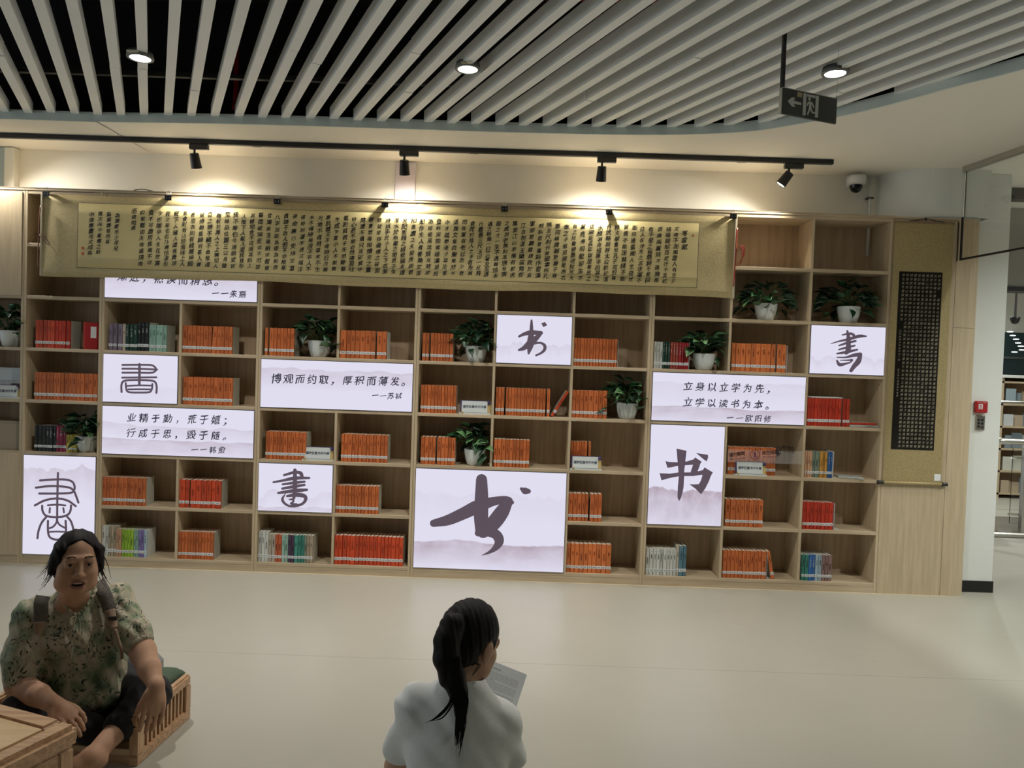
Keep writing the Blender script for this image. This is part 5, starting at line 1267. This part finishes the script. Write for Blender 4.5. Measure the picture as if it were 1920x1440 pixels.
# ---------------------------------------------------------------- seated woman
def head_shapes(B, O, H, s=1.0, openm=True):
    w = lambda x, y, z: O + H @ (A_(x, y, z) * s)
    e = lambda c, r, k=.012, sub=False: B.ell(w(*c), A_(*r) * s, H, k=k, sub=sub); c_ = lambda a, b, ra, rb, k=.008, sub=False: B.cap(w(*a), w(*b), ra * s, rb * s, k=k, sub=sub)
    e((0, -.022, .028), (.075, .092, .092), .01); e((0, .022, -.030), (.063, .062, .076), .03)
    e((0, .056, -.086), (.030, .022, .021), .025); 
    for x in (-1, 1):
        e((x * .040, .050, -.026), (.026, .026, .028), .022); e((x * .044, .022, -.068), (.028, .040, .030), .025)
        e((x * .032, .091, .009), (.017, .011, .0095), .012, True)
        e((x * .0315, .070, .009), (.0165, .0150, .0135), .004)          # lids
        e((x * .0315, .0890, .0085), (.0155, .0100, .0066), .002, True)     # eye opening
        e((x * .0135, .091, -.030), (.0085, .009, .0075), .006)
        e((x * .077, -.012, -.008), (.008, .018, .030), .006); e((x * .083, -.010, -.004), (.004, .009, .016), .004, True)
    c_((-.040, .070, .026), (.040, .070, .026), .011, .011, .016)
    c_((0, .078, .014), (0, .094, -.026), .0075, .0115, .010)
    e((0, .097, -.028), (.0105, .010, .009), .006)
    for x in (-1, 1): e((x * .0065, .098, -.0375), (.0035, .005, .003), .002, True)
    c_((-.021, .078, -.0555), (.021, .078, -.0555), .0060, .0060, .008); c_((-.016, .076, -.0745), (.016, .076, -.0745), .0072, .0072, .008)
    if openm: e((0, .086, -.0645), (.0195, .026, .0062), .003, True)
    return w
WHO = PY(144, 1057, -2.60); wf = A_(math.sin(math.radians(37)), -math.cos(math.radians(37)), .07); WH = frame(wf, roll=math.radians(5))
# frame() gives her own right hand as first column; mirror is harmless for a symmetric head
B = Body((-2.06, -2.98, .0), (-1.27, -2.12, .96), .0030)
w = head_shapes(B, WHO, WH)
chest = A_(-1.745, -2.46, .50)
nb = w(0, -.025, -.075); B.cap(nb, A_(-1.745, -2.475, .575), .050, .056, k=.03)
tr = A_(.85, .52, 0); tr /= np.linalg.norm(tr); tf = A_(tr[1], -tr[0], 0); TR = np.stack([tr, tf, A_(0, 0, 1)], 1)
RS = chest - tr * .148 + A_(0, 0, .038); LS = chest + tr * .145 + A_(0, 0, .058)
B.cap(RS, LS, .050, .050, k=.04); B.ell(chest - A_(0, 0, .04), (.145, .095, .15), TR, k=.04); B.ell(A_(-1.74, -2.42, .30), (.14, .10, .15), TR, k=.05); B.ell(A_(-1.72, -2.37, .17), (.16, .12, .10), TR, k=.04)
B.ell(A_(-1.745, -2.475, .57) + tf * .03, (.07, .045, .04), TR, k=.03)
RE = PY(36, 1282, -2.63); RW = PY(103, 1322, -2.76); LE = PY(268, 1222, -2.49); LW = PY(293, 1288, -2.61)
B.cap(RS, RE, .048, .046, k=.03); B.cap(RE, RE * .45 + RW * .55, .045, .040, k=.02); B.cap(RE * .45 + RW * .55, RW, .040, .028, k=.012)
B.cap(LS, LE, .048, .044, k=.03); B.cap(LE, LE * .5 + LW * .5, .047, .042, k=.025); B.cap(LE * .5 + LW * .5, LW, .042, .027, k=.012)
rk = PY(146, 1352, -2.80); hand(B, RW, (rk - RW), A_(.1, -.35, .9), -1, [.35, .40, .45, .55], 1.05, rw=.028, spread=.03)
lk = PY(286, 1352, -2.645); hand(B, LW, (lk - LW) + A_(0, -.01, -.02), A_(.55, -.75, .25), -1, [.16, .20, .22, .26], 1.08, spread=.02, rw=.029, thumb=.45)
HL, HR = A_(-1.63, -2.30, .17), A_(-1.82, -2.38, .17); KL = PY(282, 1302, -2.43); KR = PY(38, 1335, -2.68); AL = PY(172, 1420, -2.76); AR = A_(-1.60, -2.60, .13)
B.cap(HL, KL, .075, .058, k=.03); B.cap(KL, AL, .055, .034, k=.02); B.cap(HR, KR, .075, .058, k=.03); B.cap(KR, AR, .052, .036, k=.02)
fd = A_(-.55, -.45, -.25); fd /= np.linalg.norm(fd); B.cap(AL, AL + fd * .05, .034, .034, k=.015); B.cap(AL + fd * .03 - A_(0, 0, .02), AL + fd * .16 - A_(0, 0, .045), .033, .022, k=.02); B.cap(AL, AL - fd * .03 - A_(0, 0, .03), .032, .026, k=.02)
for i in range(5): B.cap(AL + fd * .15 - A_(0, 0, .045) + A_(.014, -.018, 0) * (i - 2), AL + fd * .185 - A_(0, 0, .05) + A_(.014, -.018, 0) * (i - 2), .009, .008, k=.004)
woman, _ = build('person', B, M['skin']); tag(woman, 'middle-aged woman in a green leaf-print blouse sitting cross-legged, talking, hand over a rail', 'person')
me = woman.data; me.materials.append(M['lips']); me.materials.append(M['mouth'])
VV = np.array([v.co[:] for v in me.vertices]); loc = (VV - WHO) @ WH
cen = np.array([loc[list(p.vertices)].mean(0) for p in me.polygons]) if False else None
idxs = np.zeros(len(me.polygons) * 4, np.int32); me.polygons.foreach_get('vertices', idxs) if False else me.loops.foreach_get('vertex_index', idxs)
cen = loc[idxs.reshape(-1, 4)].mean(1)
lip = (((cen[:, 0] / .026) ** 2 + ((cen[:, 2] + .0648) / .0175) ** 2) < 1) & (cen[:, 1] > .068) & (cen[:, 1] < .10)
inm = (((cen[:, 0] / .021) ** 2 + ((cen[:, 2] + .0645) / .0085) ** 2) < 1) & (cen[:, 1] < .0775) & (cen[:, 1] > .05)
mi = np.zeros(len(cen), np.int32); mi[lip] = 1; mi[inm] = 2; me.polygons.foreach_set('material_index', mi)
def ball(name, c, r, R, m, parent, n=16):
    bm = bm_new(); bmesh.ops.create_uvsphere(bm, u_segments=n, v_segments=n // 2 + 2, radius=1.0)
    Mx = Matrix([[R[i, 0] * r[0], R[i, 1] * r[1], R[i, 2] * r[2], c[i]] for i in range(3)] + [[0, 0, 0, 1]]); bmesh.ops.transform(bm, matrix=Mx, verts=bm.verts)
    return fin(bm, name, m, parent, True)
for x in (-1, 1):
    ey = ball('eye', w(x * .0315, .0712, .0080), (.0128, .0128, .0128), WH, M['eyew'], woman)
    ball('iris', w(x * .0315 + .0004, .0808, .0086), (.0064, .0052, .0064), WH, M['iris'], ey)
    bm = bm_new(); tube(bm, [w(x * .0165, .0800, .0115), w(x * .026, .0855, .0155), w(x * .038, .083, .0150), w(x * .047, .076, .010)], [.0008, .0014, .0014, .0008], 6); fin(bm, 'upper_lash', M['brow'], woman, True)
    bm = bm_new(); tube(bm, [w(x * .014, .0800, .036), w(x * .027, .0815, .0395), w(x * .041, .0755, .038), w(x * .051, .0655, .031)], [.0022, .0030, .0028, .0010], 8); fin(bm, 'eyebrow', M['brow'], woman, True)
bm = bm_new(); obox(bm, w(0, .0795, -.0595), WH[:, 0] * .0125, WH[:, 1] * .0022, WH[:, 2] * .0028); fin(bm, 'teeth', M['teeth'], woman)
bm = bm_new(); lathe(bm, [(0, -.002), (.003, 0), (0, .003)], 8, tuple(w(.079, -.004, -.040))); lathe(bm, [(0, -.002), (.003, 0), (0, .003)], 8, tuple(w(-.079, -.004, -.040))); fin(bm, 'earring', M['chrome'], woman)
# hair
HB = Body(WHO - .17, WHO + .17, .003)
HB.ell(w(0, -.028, .028), (.085, .100, .101), WH, k=.01); HB.ell(w(0, -.075, -.03), (.070, .045, .065), WH, k=.03)
for x in (-1, 1): HB.cap(w(x * .066, .018, .050), w(x * .081, -.002, -.026), .021, .012, k=.03)
HB.ell(w(0, .092, .000), (.068, .088, .106), WH, k=.012, sub=True); HB.ell(w(0, .06, -.09), (.085, .085, .085), WH, k=.012, sub=True)
HB.cap(w(0, .082, .100), w(0, .03, .136), .006, .003, k=.012, sub=True)
HB.ripple([(.0016, (160, 90, 40), (30, 40, 30), 1.5)])
hair, _ = build('hair', HB, M['hair'], woman)
hr = random.Random(9)
bm = bm_new()
for i in range(30):
    x = 1 if i % 2 else -1; a0 = w(x * (.078 + hr.uniform(-.008, .008)), hr.uniform(-.035, .03), hr.uniform(-.03, .04)); ln = hr.uniform(.03, .085)
    d1 = WH[:, 0] * x * hr.uniform(.1, .55) + WH[:, 1] * hr.uniform(-.2, .3) - WH[:, 2]; d2 = WH[:, 0] * x * hr.uniform(-.2, .9) + WH[:, 1] * hr.uniform(-.2, .3) - WH[:, 2] * hr.uniform(.4, 1)
    tube(bm, spline([a0, a0 + d1 * ln * .4, a0 + d1 * ln * .6 + d2 * ln * .3, a0 + d1 * ln * .7 + d2 * ln * .6], 4), [.0016 * (1 - k_ / 13.) + .0003 for k_ in range(13)], 5)
o = fin(bm, 'loose_strands', M['hair'], woman, True); o['kind'] = 'stuff'
# blouse
CB = Body((-2.10, -2.86, .06), (-1.36, -2.20, .72), .0035)
CB.cap(RS + A_(0, 0, .0), LS, .062, .062, k=.03); CB.ell(chest - A_(0, 0, .03), (.165, .118, .15), TR, k=.05); CB.ell(chest + tf * .06 - A_(0, 0, .06), (.13, .07, .08), TR, k=.05)
CB.ell(A_(-1.745, -2.42, .31) + tf * .02, (.170, .135, .15), TR, k=.06); CB.ell(A_(-1.735, -2.41, .205) + tf * .03, (.172, .145, .085), TR, k=.05)
CB.cap(A_(-1.745, -2.475, .585), A_(-1.745, -2.475, .60), .070, .066, k=.02)
RM = RS * .45 + RE * .55; LM_ = LS * .35 + LE * .65
CB.cap(RS, RM - A_(0, 0, .0), .066, .074, k=.035); CB.cap(RM, RE + A_(0, 0, .02), .074, .058, k=.02); CB.cap(LS, LM_, .066, .068, k=.035); CB.cap(LM_, LM_ * .55 + LE * .45, .070, .056, k=.02)
# neckline: V at the front
nk = A_(-1.745, -2.475, .60)
CB.ell(nk + A_(0, 0, .055), (.062, .060, .06), TR, k=.006, sub=True)
CB.cap(nk + tf * .085 + A_(0, 0, .03), nk + tf * .135 - A_(0, 0, .085), .045, .006, k=.006, sub=True); CB.cap(nk + tf * .05 + A_(0, 0, .03), nk + tf * .13 - A_(0, 0, .05), .045, .020, k=.006, sub=True)
CB.ripple([(.0026, (55, 30, 18), (18, 14, 22), 2.2), (.0018, (20, 80, 60), (25, 30, 12), 2.0), (.0010, (130, 60, 40), (30, 40, 20), 2)])
dR = RE - RS; dR /= np.linalg.norm(dR); dL = LE - LS; dL /= np.linalg.norm(dL)
# cuffs end cleanly
V_, Q_ = None, None
CB.cap(RE + dR * .075, RE + dR * .13, .075, .075, k=.004, sub=True)
CB.cap(LE + dL * .045, LE + dL * .10, .075, .075, k=.004, sub=True)
blouse, BV = build('blouse', CB, M['print'], woman)
def pr2(V):
    q = (V - CAMC) @ CAMR; return 960 + F * q[:, 0] / q[:, 1], 720 - F * q[:, 2] / q[:, 1], q[:, 1]
bu, bv, bd = pr2(BV)
def front(px, py, off=.006, rad=9, inside=0):
    m = (bu - px) ** 2 + (bv - py) ** 2 < rad * rad
    y = BV[m][:, 1].min() if m.any() else -2.5
    if m.any(): i = np.nonzero(m)[0][np.argmin(bd[m])]; y = BV[i, 1]
    return PY(px, py, y - off)
def cuff(nm, c, ax, r, ww):
    bm = bm_new(); ax = ax / np.linalg.norm(ax); q = Vector(ax).to_track_quat('Z', 'Y').to_matrix().to_4x4()
    lathe(bm, [(r - .004, -ww), (r, -ww), (r + .003, 0), (r, ww), (r - .004, ww)], 28); bmesh.ops.transform(bm, matrix=Matrix.Translation(c) @ q, verts=bm.verts); fin(bm, nm, M['print'], woman, True)
cuff('cuff', RE + (RS - RE) * .10 + A_(0, 0, .005), dR, .058, .013); cuff('cuff', LM_ * .42 + LE * .58, dL, .055, .013)
bm = bm_new(); tube(bm, spline([front(144, 1154), front(139, 1168, .01), front(136, 1195, .008), front(134, 1225, .008), front(130, 1250, .008)], 5), .0028, 6); tube(bm, spline([front(145, 1154), front(150, 1170, .01), front(147, 1190, .01), front(143, 1180, .012)], 5), .0028, 6)
tube(bm, spline([front(143, 1155, .01), front(133, 1160, .014), front(134, 1172, .014), front(143, 1157, .012)], 5), .0028, 6)
fin(bm, 'neck_tie', M['print'], woman, True)
# ruffle along the V and the shoulder
bm = bm_new()
for pts in ([(106, 1095), (110, 1112), (118, 1130), (130, 1145), (143, 1154)], [(181, 1090), (178, 1110), (168, 1128), (158, 1142), (145, 1154)]):
    P = spline([front(x, y, .004, 12) for x, y in pts], 8); k_ = len(P)
    tube(bm, [p + A_(0, -.002, .0025) * math.sin(i * 1.7) for i, p in enumerate(P)], [.0055 + .0015 * math.sin(i * 1.1) for i in range(k_)], 8)
fin(bm, 'neck_ruffle', M['print'], woman, True)
# trousers
PB = Body((-2.02, -2.92, .04), (-1.28, -2.14, .42), .0035)
PB.ell(A_(-1.73, -2.36, .16), (.175, .14, .095), TR, k=.04); PB.cap(HL, KL, .088, .078, k=.03); PB.cap(KL, KL * .48 + AL * .52, .076, .060, k=.025); PB.cap(HR, KR, .088, .068, k=.03); PB.cap(KR, AR, .064, .056, k=.025)
PB.cap(A_(-1.63, -2.32, .18), KL, .088, .066, k=.02)
PB.ripple([(.0022, (40, 60, 20), (20, 25, 30), 2)])
build('trousers', PB, M['trouser'], woman)
# backpack
pk = thing('backpack', 'small taupe and pink backpack worn on the seated woman\'s back', 'backpack', (0, 0, 0))
KB = Body((-1.98, -2.40, .08), (-1.45, -2.05, .62), .006); bc = A_(-1.745, -2.46, .38) - tf * .195
KB.ell(bc, (.15, .075, .17), TR, k=.02); KB.ell(bc - A_(0, 0, .08) - tf * .05, (.11, .05, .08), TR, k=.02); build('bag', KB, M['strap'], pk)
def strap(pts, wd, nm, m, off=.010):
    P = spline([front(x, y, off, 12) for x, y in pts], 6); bm = bm_new(); pr = None; k_ = len(P)
    for i, p in enumerate(P):
        t = P[min(i + 1, k_ - 1)] - P[max(i - 1, 0)]; t /= np.linalg.norm(t); v = CAMC - p; v /= np.linalg.norm(v); s_ = np.cross(t, v); s_ /= np.linalg.norm(s_); ww = wd[0] + (wd[1] - wd[0]) * i / (k_ - 1)
        r = [bm.verts.new(p + s_ * ww * a + v * b) for a, b in ((-1, 0), (-.9, .006), (.9, .006), (1, 0), (.9, -.006), (-.9, -.006))]
        if pr:
            for j in range(6): bm.faces.new([pr[j], pr[(j + 1) % 6], r[(j + 1) % 6], r[j]])
        else: bm.faces.new(r)
        pr = r
    bm.faces.new(pr[::-1]); fin(bm, nm, m, pk, True)
strap([(81, 1117), (77, 1130), (77, 1150), (75, 1167)], (.025, .024), 'strap', M['strap']); strap([(75, 1166), (73, 1180), (71, 1190)], (.022, .010), 'strap_end', M['strap_b'])
strap([(183, 1090), (193, 1108), (202, 1130), (206, 1145)], (.026, .025), 'strap', M['strap']); strap([(206, 1143), (210, 1160), (215, 1178)], (.020, .012), 'strap_end', M['strap_b'], .012)
bm = bm_new(); obox(bm, front(211, 1160, .022), (.014, .004, 0), (0, .004, 0), (0, 0, .009)); fin(bm, 'buckle', M['blackpl'], pk)
strap([(216, 1180), (222, 1200), (228, 1220), (229, 1236)], (.006, .006), 'dangling_strap', M['strap_b'])

# ---------------------------------------------------------------- low floor chair with spindle sides
ch = thing('floor_chair', 'low ash-wood floor chair with spindle side rail under the seated woman', 'chair', (0, 0, 0))
f0, f1 = PZ(257, 1438, 0)[:2], PZ(357, 1345, 0)[:2]; cd = f1 - f0; cl = float(np.hypot(*cd)); cd /= cl; cn = A_(-cd[1], cd[0])
def chp(s, t, z): q = f0 + cd * s + cn * t; return A_(q[0], q[1], z)
def chbox(nm, s0, s1, t0, t1, z0, z1, m, bev=0):
    bm = bm_new(); ax = A_(cd[0], cd[1], 0) * (s1 - s0) / 2; ay = A_(cn[0], cn[1], 0) * (t1 - t0) / 2
    obox(bm, chp((s0 + s1) / 2, (t0 + t1) / 2, (z0 + z1) / 2), ax, ay, A_(0, 0, (z1 - z0) / 2))
    if bev: bmesh.ops.bevel(bm, geom=list(bm.edges), offset=bev, segments=2, affect='EDGES')
    return fin(bm, nm, m, ch)
hz = .195; WT = .62
for t0 in (0, WT):
    chbox('bottom_rail', 0, cl, t0, t0 + .034, .0, .042, M['furn'], .003); chbox('top_rail', .0, cl, t0, t0 + .034, hz - .045, hz, M['furn'], .008)
    chbox('front_post', 0, .045, t0, t0 + .034, .0425, hz - .0455, M['furn_v'], .002); chbox('rear_post', cl - .04, cl, t0, t0 + .034, .0425, hz - .0455, M['furn_v'], .002)
    nsp = 11
    for i in range(nsp):
        s_ = .045 + (cl - .085) * (i + .5) / nsp; chbox('spindle', s_ - .0055, s_ + .0055, t0 + .010, t0 + .024, .0425, hz - .0455, M['furn_v'])
chbox('seat', .005, cl - .005, .035, WT - .001, .040, .062, M['furn_p']); chbox('front_apron', .01, .03, .035, WT - .001, .0, .0395, M['furn'])
def pillow(name, label, c, hx, hy, hz_, rz, m, tilt=0, cat='cushion'):
    bm = bm_new(); bmesh.ops.create_cube(bm, size=2); bmesh.ops.subdivide_edges(bm, edges=list(bm.edges), cuts=7, use_grid_fill=True)
    for v in bm.verts:
        x, y, z = v.co; f_ = (1 - abs(x) ** 4 * .55) * (1 - abs(y) ** 4 * .55); v.co = (x * hx * (1 - .05 * abs(y) ** 3), y * hy * (1 - .05 * abs(x) ** 3), z * hz_ * f_)
    o = fin(bm, name, m, None, True, loc=c, rot=(tilt, 0, rz)); return tag(o, label, cat)
ca = math.atan2(cd[1], cd[0])
c = chp(cl * .56, WT * .40, .085); pillow('cushion', 'dark green flat seat cushion on the floor chair under the woman', c, cl * .42, WT * .36, .022, ca, M['cushion_g'])
c = chp(cl * .84, .10, .175); pillow('cushion', 'green padded cushion at the rear corner of the floor chair', c, .10, .06, .045, ca, M['cushion_g'], 0)
c = PY(255, 1262, -2.14); pillow('cushion', "light grey round-topped cushion behind the woman's hip", (c[0], -2.13, .165), .105, .045, .085, .2, M['cushion_grey'])

# ---------------------------------------------------------------- low table, bottom left
tb = thing('low_table', 'low ash-wood table with rounded frame and inset panel in the bottom left corner', 'table', (0, 0, 0))
tz = .36; c0 = PZ(152, 1356, tz)[:2]; e1 = PZ(0, 1316, tz)[:2] - c0; e1 /= np.hypot(*e1); e2 = A_(e1[1], -e1[0]); 
if e2[1] > 0: e2 = -e2
def tbox(nm, s0, s1, t0, t1, z0, z1, m, bev=0, seg=3):
    bm = bm_new(); q = c0 + e1 * (s0 + s1) / 2 + e2 * (t0 + t1) / 2
    obox(bm, (q[0], q[1], (z0 + z1) / 2), A_(e1[0], e1[1], 0) * (s1 - s0) / 2, A_(e2[0], e2[1], 0) * (t1 - t0) / 2, A_(0, 0, (z1 - z0) / 2))
    if bev: bmesh.ops.bevel(bm, geom=list(bm.edges), offset=bev, segments=seg, affect='EDGES')
    return fin(bm, nm, m, tb)
TL_, TW_ = 1.0, .60
def rot_m(key, ang):
    m = M[key].copy(); 
    for n_ in m.node_tree.nodes:
        if n_.type == 'MAPPING': n_.inputs['Rotation'].default_value = (0, 0, ang)
    return m
FE = rot_m('furn', -math.atan2(e1[1], e1[0])); FE2 = rot_m('furn', -math.atan2(e2[1], e2[0]))
tbox('back_rail', .0805, TL_ - .0001, 0, .075, tz - .075, tz, FE, .012); tbox('front_rail', .0805, TL_, TW_ - .075, TW_, tz - .075, tz, FE, .012)
tbox('side_rail', 0, .08, 0, TW_, tz - .075, tz, FE2, .018, 4); tbox('side_rail', TL_ - .08, TL_, .076, TW_ - .076, tz - .075, tz, FE2, .012)
tbox('top_panel', .0805, TL_ - .0805, .0755, TW_ - .0755, tz - .03, tz - .002, rot_m('furn_p', .2), 0)
for s_, t_ in ((.012, .012), (TL_ - .067, .012), (.012, TW_ - .067), (TL_ - .067, TW_ - .067)): tbox('leg', s_, s_ + .055, t_, t_ + .055, 0, tz - .076, M['furn_v'], .006)
tbox('apron', .018, .034, .068, TW_ - .068, tz - .16, tz - .0765, FE2); tbox('apron', .068, TL_ - .068, .018, .034, tz - .16, tz - .0765, FE)
tbox('inner_panel', .020, .030, .068, TW_ - .068, .05, tz - .161, M['furn_p'])

# ---------------------------------------------------------------- girl seen from behind
GO = PY(884, 1204, -3.22); gy, gp = math.radians(36), math.radians(24)
GH = frame(A_(math.sin(gy) * math.cos(gp), math.cos(gy) * math.cos(gp), -math.sin(gp)), roll=math.radians(-3))
G = Body((-.48, -3.50, .0), (.22, -2.72, .98), .0035)
gw = head_shapes(G, GO, GH, .97, False)
gR, gL = PY(934, 1347, -3.24), PY(784, 1319, -3.26); gn = PY(868, 1306, -3.29)
G.cap(gw(0, -.03, -.06), gn, .045, .046, k=.02)
for x in (-1, 1): G.ell(gw(x * .081, -.016, -.010), A_(.009, .020, .032), GH, k=.006); G.cap(gR - A_(0, 0, .014), gL - A_(0, 0, .014), .034, .034, k=.02); gm = (gR + gL) / 2
G.ell(gm + A_(0, -.02, -.12), (.135, .09, .17), None, k=.05); G.ell(A_(-.15, -3.33, .22), (.13, .09, .15), None, k=.05); G.ell(A_(-.15, -3.33, .12), (.16, .12, .10), None, k=.04)
gRE, gLE = A_(.015, -3.16, .34), A_(-.325, -3.16, .34); gRW, gLW = A_(.0, -2.94, .37), A_(-.28, -2.96, .38)
G.cap(gR, gRE, .042, .038, k=.03); G.cap(gRE, gRW, .037, .025, k=.02); G.cap(gL, gLE, .042, .038, k=.03); G.cap(gLE, gLW, .037, .025, k=.02)
hand(G, gRW, (-.5, .55, .45), (.75, .3, -.1), 1, .45, .9, rw=.026); hand(G, gLW, (.5, .5, .5), (-.75, .3, -.1), -1, .45, .9, rw=.026)
for sx, hx in ((-1, -.24), (1, -.06)):
    kn = A_(-.13 + sx * .23, -2.98, .15); an = A_(-.15 - sx * .10, -2.86, .07); G.cap(A_(hx, -3.28, .12), kn, .075, .055, k=.03); G.cap(kn, an, .052, .034, k=.02); G.cap(an, an + A_(-sx * .12, .04, -.02), .034, .024, k=.02)
girl, _ = build('person', G, M['skin2']); tag(girl, 'young woman with a black ponytail and white T-shirt seen from behind, reading a sheet', 'person')
GT = Body((-.50, -3.54, .10), (.22, -3.02, .72), .0035)
GT.cap(gR - A_(0, 0, .014), gL - A_(0, 0, .014), .054, .054, k=.05); GT.ell(gm + A_(0, -.025, -.12), (.150, .108, .19), None, k=.05); GT.ell(A_(-.15, -3.34, .24), (.165, .118, .16), None, k=.05)
GT.cap(gn + A_(0, .004, -.02), gn + A_(0, .014, .008), .068, .066, k=.03)
gRm, gLm = gR * .3 + gRE * .7 + A_(.012, 0, 0), gL * .3 + gLE * .7 + A_(-.010, 0, 0)
GT.cap(gn - A_(0, 0, .015), gR - A_(0, 0, .01), .052, .050, k=.06); GT.cap(gn - A_(0, 0, .015), gL - A_(0, 0, .01), .052, .050, k=.06)
GT.cap(gR - A_(0, 0, .012), gRm, .050, .054, k=.04); GT.cap(gL - A_(0, 0, .012), gLm, .050, .054, k=.04)
GT.ell(gn + A_(0, .024, .070), (.064, .062, .050), None, k=.006, sub=True)
GT.ripple([(.0006, (34, 20, 16), (14, 8, 16), 2.0), (.0022, (18, 20, 44), (22, 10, 14), 2.2), (.0014, (70, 20, 30), (16, 10, 20), 2.0)])
GT.cap(gRE + A_(0.02, .01, -.035), gRE + A_(.02, .01, -.09), .08, .08, k=.004, sub=True); GT.cap(gLE + A_(-.02, .01, -.035), gLE + A_(-.02, .01, -.09), .08, .08, k=.004, sub=True)
tsh, _ = build('t_shirt', GT, M['tshirt'], girl)
GP = Body((-.60, -3.50, .01), (.28, -2.76, .32), .005)
GP.ell(A_(-.15, -3.33, .12), (.175, .13, .11), None, k=.04)
for sx, hx in ((-1, -.24), (1, -.06)):
    kn = A_(-.13 + sx * .23, -2.98, .15); an = A_(-.15 - sx * .10, -2.86, .07); GP.cap(A_(hx, -3.28, .12), kn, .085, .066, k=.03); GP.cap(kn, kn * .25 + an * .75, .062, .048, k=.02)
build('trousers', GP, M['trouser'], girl)
# hair cap, ponytail, strands
GHb = Body(GO + A_(-.2, -.24, -.46), GO + A_(.17, .17, .18), .003)
GHb.ell(gw(0, -.028, .026), (.083, .100, .100), GH, k=.01); GHb.ell(gw(0, -.070, -.02), (.068, .045, .060), GH, k=.03)
GHb.ell(gw(0, .100, -.02), (.074, .078, .100), GH, k=.01, sub=True); GHb.ell(gw(0, .04, -.125), (.12, .105, .085), GH, k=.01, sub=True)
for x in (-1, 1): GHb.ell(gw(x * .086, -.006, -.022), (.028, .036, .050), GH, k=.008, sub=True)
tail0 = gw(-.012, -.120, .030)
pth = [(848, 1172, -3.335), (838, 1200, -3.36), (838, 1235, -3.37), (848, 1270, -3.375), (860, 1300, -3.39), (864, 1335, -3.40), (862, 1370, -3.40)]
PP = [PY(*q) for q in pth]; rad = [.030, .034, .035, .032, .022, .013, .005]
GHb.cap(tail0, PP[0], .022, .030, k=.02)
for i in range(len(PP) - 1): GHb.cap(PP[i], PP[i + 1], rad[i], rad[i + 1], k=.02)
GHb.ripple([(.0010, (190, 30, 12), (12, 20, 14), 1.2), (.0008, (330, 170, 8), (10, 14, 12), 1)])
build('hair', GHb, M['hair'], girl)
bm = bm_new(); gr = random.Random(3)
def strand(pts, r0): 
    P = spline(pts, 4); k_ = len(P); tube(bm, P, [r0 * (1 - i / k_) + .0003 for i in range(k_)], 5)
for i in range(60):
    j = gr.uniform(-1, 1); e_ = gr.uniform(-1, 1)
    strand([PY(848 + 14 * j, 1230, -3.40), PY(850 + 14 * j, 1275, -3.405), PY(864 + 12 * j + 3 * e_, 1310, -3.415), PY(864 + 10 * e_, 1345, -3.42), PY(860 + 9 * e_, gr.uniform(1365, 1405), -3.42)], .0030)
for i in range(12):
    j = gr.uniform(-1, 1); strand([PY(852 + 4 * j, 1290, -3.40), PY(846 + 4 * j, 1318, -3.415), PY(826 + 4 * j, 1343 + 3 * j, -3.42), PY(796 + 12 * abs(j), 1356 - 5 * abs(j), -3.42)], .0028)
for i in range(5): strand([PY(862, 1290, -3.40), PY(870 + i, 1320, -3.415), PY(868 - i, 1360, -3.42), PY(861 + i, 1418 - i * 4, -3.42)], .0028)
for i in range(4): strand([gw(.060, -.04, -.05), PY(895 + 2 * i, 1248, -3.30), PY(888 - 2 * i, 1262 + 3 * i, -3.30)], .0008)
o = fin(bm, 'loose_strands', M['hair'], girl, True); o['kind'] = 'stuff'
bm = bm_new(); tc_ = tail0 * .5 + PP[0] * .5; q = Vector(PP[0] - tail0).to_track_quat('Z', 'Y').to_matrix().to_4x4(); lathe(bm, [(.024, -.006), (.030, -.004), (.031, .004), (.026, .008)], 20); bmesh.ops.transform(bm, matrix=Matrix.Translation(tc_) @ q, verts=bm.verts); fin(bm, 'hair_tie', M['blackpl'], girl, True)
# printed sheet
pa = PY(988, 1265, -2.93); pb = PY(962, 1345, -3.02)
ps = thing('paper_sheet', 'white printed sheet of paper held up in front of the young woman', 'paper', (0, 0, 0))
ux = A_(-.985, -.05, .05); uz = pb - pa; uz /= np.linalg.norm(uz); ux -= uz * (ux @ uz); ux /= np.linalg.norm(ux); nn_ = np.cross(ux, uz)
if nn_[1] > 0: nn_ = -nn_
def pp3(x, y, o=0): return pa + ux * x + uz * y + nn_ * (o + .006 * math.sin(x * 9) )
V = [pp3(.21 * i / 12, .297 * j / 6) for j in range(7) for i in range(13)]; n_ = len(V); V += [v - nn_ * .0004 for v in V]
Fc = [(j * 13 + i, j * 13 + i + 1, j * 13 + i + 14, j * 13 + i + 13) for j in range(6) for i in range(12)]; Fc += [tuple(k_ + n_ for k_ in f[::-1]) for f in Fc]
from_np('sheet', V, Fc, M['paper'], ps)
its = []; txt = '国学诵读活动安排表请各位同学认真阅读并按时参加本次活动内容包括经典诵读书法体验和讲座'
for i in range(10): its.append((txt[i], .060 + i * .0062 + (.004 if i > 4 else 0), -.020, .0066))
for r_ in range(24):
    for i in range(40 if r_ % 5 != 4 else 22): its.append((txt[(i * 7 + r_ * 11) % len(txt)], .018 + i * .0044, -.034 - r_ * .0062, .0038))
fl_ = write(its, lambda x, y: pp3(.21 - x, -y, .0006), name='print', m=M['grey'], parent=ps)
